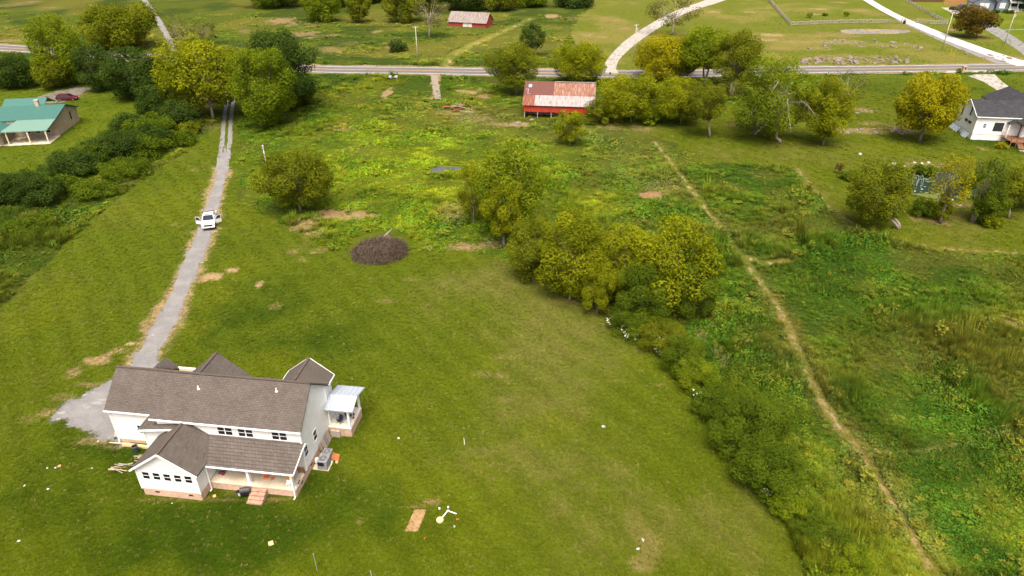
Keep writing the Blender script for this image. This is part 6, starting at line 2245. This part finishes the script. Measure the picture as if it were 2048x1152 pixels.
for s in (-1, 1):
    MB().rbox((s * .27, -.03, .45), (.05, .2, .98), R(0), R(18)).build('side', M('trough_side', (.22, .13, .08), .7, .15) if s < 0 else bpy.data.materials['trough_side'], t)
t = hthing('grey_shoes', 'pair of dark shoes by the porch corner post', 'shoes', 13.72, 2.3, .81)
for s in (0, 1):
    MB().blob((0, s * .3, .05), (.06, .14, .05), 2 + s, .1).build('shoe', BLACK, t)
t = hthing('porch_fan_light', 'white ceiling fan under the porch roof', 'fan', 8.3, 2.6, 2.95)
MB().tube([(0, 0, -.28), (0, 0, 0)], .06, 8).build('stem', TRIM, t)
for k in range(4):
    a_ = math.pi / 2 * k + .5
    MB().rbox((.32 * math.cos(a_), .32 * math.sin(a_), -.26), (.5, .13, .015), a_).build('blade', TRIM, t)
NAVY = M('navy_canvas', (.03, .045, .09), .85, .2)
for i, (x, y, rz, lab) in enumerate(((14.75, 10.4, R(-30), 'navy camp chair on the side porch nearest the wall'), (15.45, 11.15, R(60), 'dark camp chair on the side porch by its outer post'))):
    t = hthing('camp_chair', lab, 'chair', x, y, 1.06, rz, 'camp chairs on the side porch')
    MB().box(-.24, -.22, .36, .24, .22, .40).build('seat', NAVY, t)
    MB().rbox((0, .26, .62), (.5, .04, .5), 0, R(-12)).build('backrest', NAVY, t)
    for sx in (-1, 1):
        MB().beam((sx * .22, -.22, 0), (sx * .22, .24, .55), .025).build('leg', BLACK, t)
        MB().beam((sx * .24, .22, 0), (sx * .24, -.24, .55), .025).build('leg', BLACK, t)
        MB().box(sx * .26 - .03, -.24, .55, sx * .26 + .03, .24, .58).build('armrest', NAVY, t)
for i, (x, y) in enumerate(((15.75, 11.7), (15.9, 11.2))):
    t = hthing('flower_pot', ['brown flower pot on the side porch further from the chairs', 'brown flower pot on the side porch beside the dark chair'][i], 'flower pot', x, y, 1.06, 0, 'pots on the side porch')
    MB().tube([(0, 0, 0), (0, 0, .16)], [.07, .10], 10).build('pot', M('terracotta', (.28, .14, .08), .8, .15) if i == 0 else bpy.data.materials['terracotta'], t)
    MB().blob((0, 0, .2), (.09, .09, .08), i, .3, 1).build('soil', M('dark_soil', (.05, .04, .03), .9, .2) if i == 0 else bpy.data.materials['dark_soil'], t)

# timber, barrel and trailer bits by the garage
t = hthing('timber_beam', 'long pale timber beam lying along the garage wall', 'beam', -4.6, 5.55)
MB().rbox((1.0, 0, .14), (4.4, .28, .24), R(-1)).build('plank', M('fresh_timber', (.62, .46, .23), .8, .15, 3), t)
MB().rbox((-1.2, -.02, .32), (2.6, .12, .08), R(2)).build('lath', WOOD, t)
t = hthing('green_barrel', 'dark green barrel standing beside the garage timber', 'barrel', -3.9, 4.85)
GB = M('dark_green_drum', (.025, .045, .035), .5, .2)
MB().tube([(0, 0, 0), (0, 0, .1), (0, 0, .78), (0, 0, .82)], [.27, .29, .29, .30], 18, False).build('drum', GB, t)
MB().tube([(0, 0, .66), (0, 0, .68)], .28, 18).build('water', BLACK, t)
MB().tube([(.27 * math.cos(a_), .27 * math.sin(a_), .82) for a_ in [2 * math.pi * j / 18 for j in range(19)]], .03, 5, False).build('rim', M('grey_rim', (.12, .12, .12), .6, .1), t)
rg = random.Random(3)
for gi, (x, y, n, lab) in enumerate(((-2.7, 4.1, 9, 'loose pile of timber laths nearest the sunroom'), (-4.3, 2.6, 7, 'small scatter of timber laths out on the lawn'))):
    t = hthing('lath_pile', lab, 'timber', x, y, 0, R(8))
    for i in range(n):
        MB().rbox((rg.uniform(-.5, .5), rg.uniform(-.45, .45), .04 + .035 * i), (rg.uniform(1.0, 2.0), .07, .035), rg.gauss(.12 if gi == 0 else -.05, .22), 0, rg.uniform(-.04, .04)).build('lath', WOOD if i % 2 else GREYWOOD, t)
t = hthing('hand_cart', 'dark hand cart with small wheels at the garage corner', 'cart', -6.95, 6.7, 0, R(15))
MB().box(-.3, -.4, .28, .3, .4, .5).build('tray', GREYM, t)
for s in (-1, 1):
    MB().tube([(s * .3 - .05, -.2, .2), (s * .3 + .05, -.2, .2)], .2, 12).build('wheel', RUBBER, t)
    MB().beam((s * .2, .35, .4), (s * .2, .8, .95), .04).build('handle', GREYM, t)
MB().box(-.2, -.3, .5, .2, .2, .75).build('load', M('beige_load', (.5, .42, .3), .8, .2), t)

# ------------------------------------------------------------------ litter and small things on the lawn
LITM = M('white_litter', (.55, .55, .54), .6, .08)
GL_ = 'white litter scattered on the grass beside the house'
for i, (u, v, s) in enumerate([(95, 936.5, .12), (111, 935.5, .12), (50, 971.5, .10), (96, 978.5, .12), (184, 937, .09), (38, 1082, .11), (66, 917, .06), (196, 883, .09), (171, 1077, .05), (344, 1007, .07), (219, 877, .09), (252, 911, .05)]):
    labs = ['white scrap beside the orange brown scrap on the lawn edge', 'white scrap touching the orange brown crumb', 'white scrap lone below the pair, nearest the picture edge', 'white scrap lone below the pair, nearer the house', 'white scrap between the pair and the sunroom corner', 'white scrap low on the lawn near the picture corner',
            'tiny pale scrap above the pair of white scraps', 'white stone at the foot of the gravel apron', 'tiny pale scrap low on the dark lawn', 'small pale scrap before the sunroom wall', 'white stone near the garage timber', 'tiny pale scrap near the lath pile']
    t = thing('litter', labs[i], 'litter', at(u, v), rg.uniform(0, 3), GL_)
    MB().blob((0, 0, s * .35), (s, s * .75, s * .45), i, .35).build('crumpled_piece', LITM, t)
for (u, v, w, lab, col) in ((119, 933, .14, 'orange brown crumb beside the white scraps', (.45, .22, .12)), (429, 993, .14, 'flattened tan cardboard scrap before the porch', (.52, .32, .13)), (542, 1088, .2, 'tan cardboard box lying on the lower lawn', (.62, .40, .22)), (797, 877, .1, 'pale block lying on the lawn east of the house', (.62, .52, .45)), (987, 1117, .001, '', None)):
    if col is None:
        continue
    t = thing('cardboard_box', lab, 'cardboard', at(u, v), R(25))
    MB().box(-w, -w * .9, .01, w, w * .9, w * .8).build('carton', M('card_%d' % u, col, .85, .1), t)
    MB().rbox((w * .2, -w * .9, w * .8), (w * 1.6, w * .8, .02), 0, R(35)).build('flap', bpy.data.materials['card_%d' % u], t)
# lawn stakes
for i, (u, vb_, vt_, lab, m_) in enumerate(((634.5, 1141, 1109, 'thin grey stake on the lower lawn', GREYWOOD), (744, 1156, 1144, 'pale stake cut off by the picture bottom', POLEW), (929, 889, 877, 'short white marker stake on the open lawn', TRIM), (1135, 888, 888, '', None))):
    if m_ is None:
        continue
    P = at(u, vb_)
    hh = max(.5, height_at(P, vt_))
    t = thing('stake', lab, 'stake', P)
    MB().tube([(0, 0, 0), (-.03, 0, hh)], [.035, .028], 6).build('shaft', m_, t)
    MB().tube([(-.03, 0, hh), (-.03, 0, hh + .06)], .045, 6).build('tip', GREYM, t)
# septic works: bare plot, lid, white pipe, flags
P = at(832, 1041)
t = thing('bare_plot', 'rectangular plot of bare tan straw earth on the lower lawn', 'soil plot', P, R(-2))
a_, b_ = at(832, 1019), at(832, 1064)
L2, W2 = (a_.y - b_.y) / 2, 13 / ppm(P)
m2 = MB()
nx_, ny_ = 16, 28
for j in range(ny_ + 1):
    for i in range(nx_ + 1):
        sx, sy = i / nx_ * 2 - 1, j / ny_ * 2 - 1
        e = max(abs(sx), abs(sy))
        wob = (float(fbm(np.array([sx * 3 + 7]), np.array([sy * 3 + 2]), .5, 3, 3)[0]) - .5) * .24
        m2.v.append((sx * W2 * (1 + wob) + sy * .22, sy * L2 * (1 + wob * .6), (.015 if e > .95 else .05 + rg.random() * .05)))
for j in range(ny_):
    for i in range(nx_):
        o_ = j * (nx_ + 1) + i
        m2.f.append((o_, o_ + 1, o_ + nx_ + 2, o_ + nx_ + 1))
m2.build('earth', M('straw_earth', (.27, .165, .075), .95, .3, 9, col2=(.34, .23, .11), scale2=2), t)
t = thing('septic_lid', 'round tan lid set in the lawn beside the white pipe', 'lid', at(880, 1041.5))
MB().tube([(0, 0, 0), (0, 0, .14)], .31, 24).build('riser', M('tan_lid', (.60, .42, .22), .7, .08), t)
MB().tube([(0, 0, .14), (0, 0, .19)], [.33, .30], 24).build('cover', bpy.data.materials['tan_lid'], t)
t = thing('plastic_pipe', 'bent white plastic pipe lying on the lawn', 'pipe', at(895, 1024))
q0, q1, q2 = at(884, 1037) - at(895, 1024), at(896, 1023) - at(895, 1024), at(913, 1029.5) - at(895, 1024)
for a_, b_ in ((q0, q1), (q1, q2)):
    MB().tube([a_ + Vector((0, 0, .09)), b_ + Vector((0, 0, .12))], .05, 10).build('pipe_run', TRIM, t, True)
MB().tube([q1 + Vector((-.09, -.08, .11)), q1 + Vector((0, .02, .12)), q1 + Vector((.11, -.02, .12))], .065, 10).build('elbow', TRIM, t, True)
FL = M('orange_flag', (.80, .20, .02), .7, .1)
for i, (u, v) in enumerate(((914, 1043), (849, 1081))):
    t = thing('survey_flag', ['orange flag beside the white pipe', 'orange flag below the bare plot'][i], 'flag', at(u, v), R(30 * i), 'orange survey flags')
    MB().tube([(0, 0, 0), (-.06, 0, .36)], .012, 5).build('wire', GREYM, t)
    MB().slab([(-.06, 0, .36), (.2, .05, .30), (.18, .06, .16), (-.04, .0, .2)], .01).build('flag', FL, t)
for i, (u, v, lab) in enumerate(((879, 1018.5, 'white pipe cap above the bent pipe, nearer the bare plot'), (896.5, 1016, 'white pipe cap right above the pipe bend'), (909, 1055, 'grey crumpled bit below the orange flag'))):
    t = thing('pipe_cap', lab, 'pipe cap', at(u, v), 0)
    MB().tube([(0, 0, 0), (0, 0, .16)], .08, 10).build('cap', TRIM if i < 2 else GREYM, t)
    MB().tube([(0, 0, .16), (0, 0, .19)], [.09, .06], 10).build('cap_top', TRIM if i < 2 else GREYM, t)
t = thing('well_cover', 'round grey cover set in the dry lawn', 'cover', at(1207, 853.5))
MB().tube([(0, 0, 0), (0, 0, .04)], .20, 18).build('ring', GREYM, t)
MB().tube([(0, 0, .04), (0, 0, .05)], .12, 14).build('cover_plate', M('pale_plate', (.5, .48, .5), .6, .1), t)

# ------------------------------------------------------------------ rocks
ROCK_ME = []
for i in range(7):
    me = MB().blob((0, 0, .18), (.5, .42, .34), i * 3 + 1, .42, 2).mesh('rock')
    me.materials.append(ROCKM if i < 5 else WHITEROCK)
    ROCK_ME.append(me)


def rocks(spots, label, group, kinds=(0, 1, 2, 3, 4), smin=.6, smax=1.2, flat=1.0):
    for (u, v, w) in spots:
        P = at(u, v)
        s = w / ppm(P) * rg.uniform(.85, 1.15)
        t = linked('rock', ROCK_ME[rg.choice(kinds)], None, (P.x, P.y, -.16 * s), (rg.uniform(-.15, .15), rg.uniform(-.15, .15), rg.uniform(0, 6.28)), (s, s * rg.uniform(.6, .9), s * rg.uniform(.65, 1.1) * flat))
        tag(t, label, 'rock', group)


rr = random.Random(8)
rocks([(rr.uniform(1598, 1680), rr.uniform(118, 129), rr.uniform(7, 16)) for _ in range(26)], 'grey limestone lump in the longest rock band above the road', 'longest roadside rock band', flat=1.2)
rocks([(rr.uniform(1684, 1735), rr.uniform(118, 129), rr.uniform(7, 15)) for _ in range(14)], 'grey limestone lump in the middle rock band above the road', 'middle roadside rock band', flat=1.2)
rocks([(rr.uniform(1745, 1818), rr.uniform(114, 127), rr.uniform(7, 15)) for _ in range(18)], 'grey limestone lump in the rock band nearest the leaning pole', 'roadside rock band near the leaning pole', flat=1.2)
rocks([(rr.gauss(1675, 14), rr.gauss(84, 2), rr.uniform(5, 9)) for _ in range(18)], 'pale rock in the heap on the slope below the paddock fence', 'rock heap below the paddock fence', (0, 1, 2))
rocks([(rr.uniform(1700, 1850), rr.uniform(80, 98), rr.uniform(5, 11)) for _ in range(18)], 'flat pale rock strewn along the grassy slope below the white drive', 'strewn rocks below the white drive')
rocks([(rr.uniform(1590, 1660), rr.uniform(86, 98), rr.uniform(5, 10)) for _ in range(8)], 'flat rock strewn on the slope above the longest rock band', 'strewn rocks above the roadside band')
rocks([(rr.uniform(1680, 1790), rr.uniform(258, 266), rr.uniform(7, 16)) for _ in range(16)], 'flat brown rock in the outcrop line beyond the paddock trees', 'flat outcrop line beyond the paddock trees', flat=.6)
rocks([(rr.gauss(1806, 10), rr.gauss(260, 5), rr.uniform(7, 14)) for _ in range(12)], 'broken rock in the outcrop under the golden tree', 'outcrop under the golden tree', flat=.8)
rocks([(rr.gauss(1726, 10), rr.gauss(221, 2), rr.uniform(6, 13)) for _ in range(7)], 'flat rock in the small outcrop on the mown paddock', 'small outcrop on the mown paddock', flat=.6)
rocks([(rr.uniform(1930, 2040), rr.uniform(108, 124), rr.uniform(5, 10)) for _ in range(18)], 'grey broken stone along the white concrete drive', 'broken stones by the white drive')
rocks([(1749, 329, 6), (1738, 333, 4), (1789, 328, 8), (1830, 326, 7), (1842, 329, 10), (1707, 349, 9), (1712, 355, 8), (1886, 336, 6), (1856, 326, 7), (1810, 333, 5)], 'white rock set round the far bank of the pond', 'white rocks on the far pond bank', (5, 6), flat=1.2)
rocks([(1790 - 0.5 * k + rr.uniform(-40, 130), rr.uniform(399, 412), rr.uniform(4, 8)) for k in range(8)] + [(1905, 400, 7), (1915, 409, 6), (1922, 411, 6), (1955, 402, 8), (1968, 399, 6)], 'small white stone on the near bank of the pond', 'white stones on the near pond bank', (5, 6))
rocks([(1719, 309, 9)], 'single white rock lying on the mown grass above the pond', None, (5,), flat=1.5)
rocks([(1933, 628, 9)], 'pinkish stone lump among the dark weeds of the east field', None, (1,))
rocks([(1286, 1081, 8)], 'white stone on the dry lawn, upper of two', None, (5,))
rocks([(1277, 1098, 8)], 'white stone on the dry lawn, lower of two', None, (6,))
rocks([(1683, 1096, 12), (1672, 1088, 9), (1690, 1105, 8)], 'grey stone on the bare patch at the foot of the hedge', 'stones at the foot of the hedge')
rocks([(674, 459, 7), (655, 452, 8), (622, 432, 6)], 'pale stone at the bare spot between the lone olive tree and the branch heap', 'stones beside the bare spot')
rocks([(828, 488, 5), (837, 489, 5), (857, 486, 6), (965, 502, 5), (988, 478, 8), (982, 486, 6), (992, 500, 6)], 'pale scrap of stone in the weeds behind the lawn edge', 'stones in the weeds behind the lawn edge', (0, 5, 6))
rocks([(rr.gauss(955, 16), rr.gauss(232, 6), rr.uniform(5, 9)) for _ in range(10)], 'pale flat stone near the red scrap heap', 'stones near the red scrap heap', flat=.6)
rocks([(1035, 248, 16), (1022, 252, 12), (1063, 240, 12)], 'pale stone at the corner of the red barn', 'stones at the barn corner', flat=.8)
rocks([(1096, 250, 12), (1110, 246, 10), (1078, 259, 8)], 'grey stone behind the small bright yellow tree', 'stones behind the small yellow tree', flat=.7)

# red scrap heap in the barn field
t = thing('scrap_heap', 'heap of broken red boards and tin in the field beside the barn', 'scrap heap', at(905, 219))
SR = M('faded_red_boards', (.34, .08, .055), .8, .3, 2)
for i in range(9):
    MB().rbox((rg.uniform(-2, 2.2), rg.uniform(-1.5, 1.5), .25 + .12 * i), (rg.uniform(1.8, 3.4), rg.uniform(.3, .8), .05), rg.uniform(-.6, .6), rg.uniform(-.25, .25), rg.uniform(-.2, .2)).build('board', SR if i < 6 else GREYWOOD, t)
for i in range(5):
    MB().rbox((rg.uniform(2.5, 6), rg.uniform(-3, 1.5), .12), (rg.uniform(1.5, 3.2), .25, .06), rg.uniform(-.4, .4)).build('plank', M('pale_plank', (.5, .47, .42), .8, .2) if i == 0 else bpy.data.materials['pale_plank'], t)
# culvert
t = thing('culvert', 'pair of black and white culvert pipe ends beside the road', 'culvert', at(785, 160))
for i, x in enumerate((-.9, .9)):
    MB().tube([(x, -.9, .45), (x, 2.0, .45)], .52, 14, False).build('pipe', GREYM, t)
    MB().tube([(x, -.6, .45), (x, -.55, .45)], .46, 14).build('pipe_mouth', BLACK, t)

# ------------------------------------------------------------------ pond fountain
t = thing('fountain', 'small fountain spraying thin jets on the pond', 'fountain', at(1832, 373.5, -.12))
SPRAY = M('water_spray', (.45, .48, .44), .4, .05, spec=.5)
MB().tube([(0, 0, -.1), (0, 0, .15)], .14, 10).build('nozzle', BLACK, t)
for k in range(8):
    a_ = R(15 + 45 * k)
    hh, ll = rg.uniform(1.6, 2.5), rg.uniform(.9, 1.6)
    pts = [(math.cos(a_) * ll * s_, math.sin(a_) * ll * s_, .15 + hh * 4 * s_ * (1 - s_) * .9) for s_ in [j / 10 for j in range(11)]]
    MB().tube(pts, [.013 + .007 * (j / 10) for j in range(11)], 5, False).build('jet', SPRAY, t, True)
for k, (u, v, w) in enumerate(((1821, 367, 5), (1850, 373, 5), (1844, 378, 8), (1830, 382, 7), (1842, 371, 4))):
    P = at(u, v, -.1)
    q = at(1832, 373.5, -.12)
    ww = w / ppm(P) / 3.5
    MB().tube([(P.x - q.x, P.y - q.y, 0), (P.x - q.x, P.y - q.y, .025)], [ww, ww * .8], 14).build('splash', SPRAY, t)

# ------------------------------------------------------------------ white flowering weeds at the lawn edge
fl_leaf = M('flower_stem', (.055, .085, .02), .9, .3, 4)
fl_head = M('white_blossom', (.66, .66, .52), .8, .1)
FS = [(1222, 640), (1230, 632), (1238, 630), (1240, 641), (1252, 648), (1252, 658), (1262, 640), (1263, 652), (1258, 668), (1276, 672), (1280, 666), (1296, 664), (1302, 678), (1309, 674), (1325, 676), (1322, 700), (1317, 694), (1396, 785), (1533, 986), (1541, 985)]
for i, (u, v) in enumerate(FS):
    P = at(u - 6, v + 16)
    lab = 'tall weed with white blossom heads at the lawn edge below the hedge trees' if i < 17 else ('white blossomed weed alone beside the dark round bush' if i == 17 else 'white blossomed weed at the low end of the hedge')
    t = thing('flowering_weed', lab, 'flower', P, rg.uniform(0, 6), 'white flowering weeds at the lawn edge' if i < 17 else ('white flowering weeds at the low hedge end' if i > 17 else None))
    m2, m3 = MB(), MB()
    for k in range(7):
        x, y, h_ = rg.gauss(0, .22), rg.gauss(0, .22), rg.uniform(.7, 1.25)
        m2.tube([(x * .4, y * .4, 0), (x, y, h_)], [.02, .01], 4, False)
        for q in range(4):
            a_ = rg.uniform(0, 6.28)
            z = rg.uniform(.1, .8) * h_
            m2.poly([(x, y, z), (x + .16 * math.cos(a_), y + .16 * math.sin(a_), z + .1), (x + .22 * math.cos(a_ + .3), y + .22 * math.sin(a_ + .3), z + .04)])
        m3.blob((x, y, h_), (rg.uniform(.07, .12), .10, .06), k, .3, 1)
    m2.build('stems', fl_leaf, t)
    m3.build('blossoms', fl_head, t)
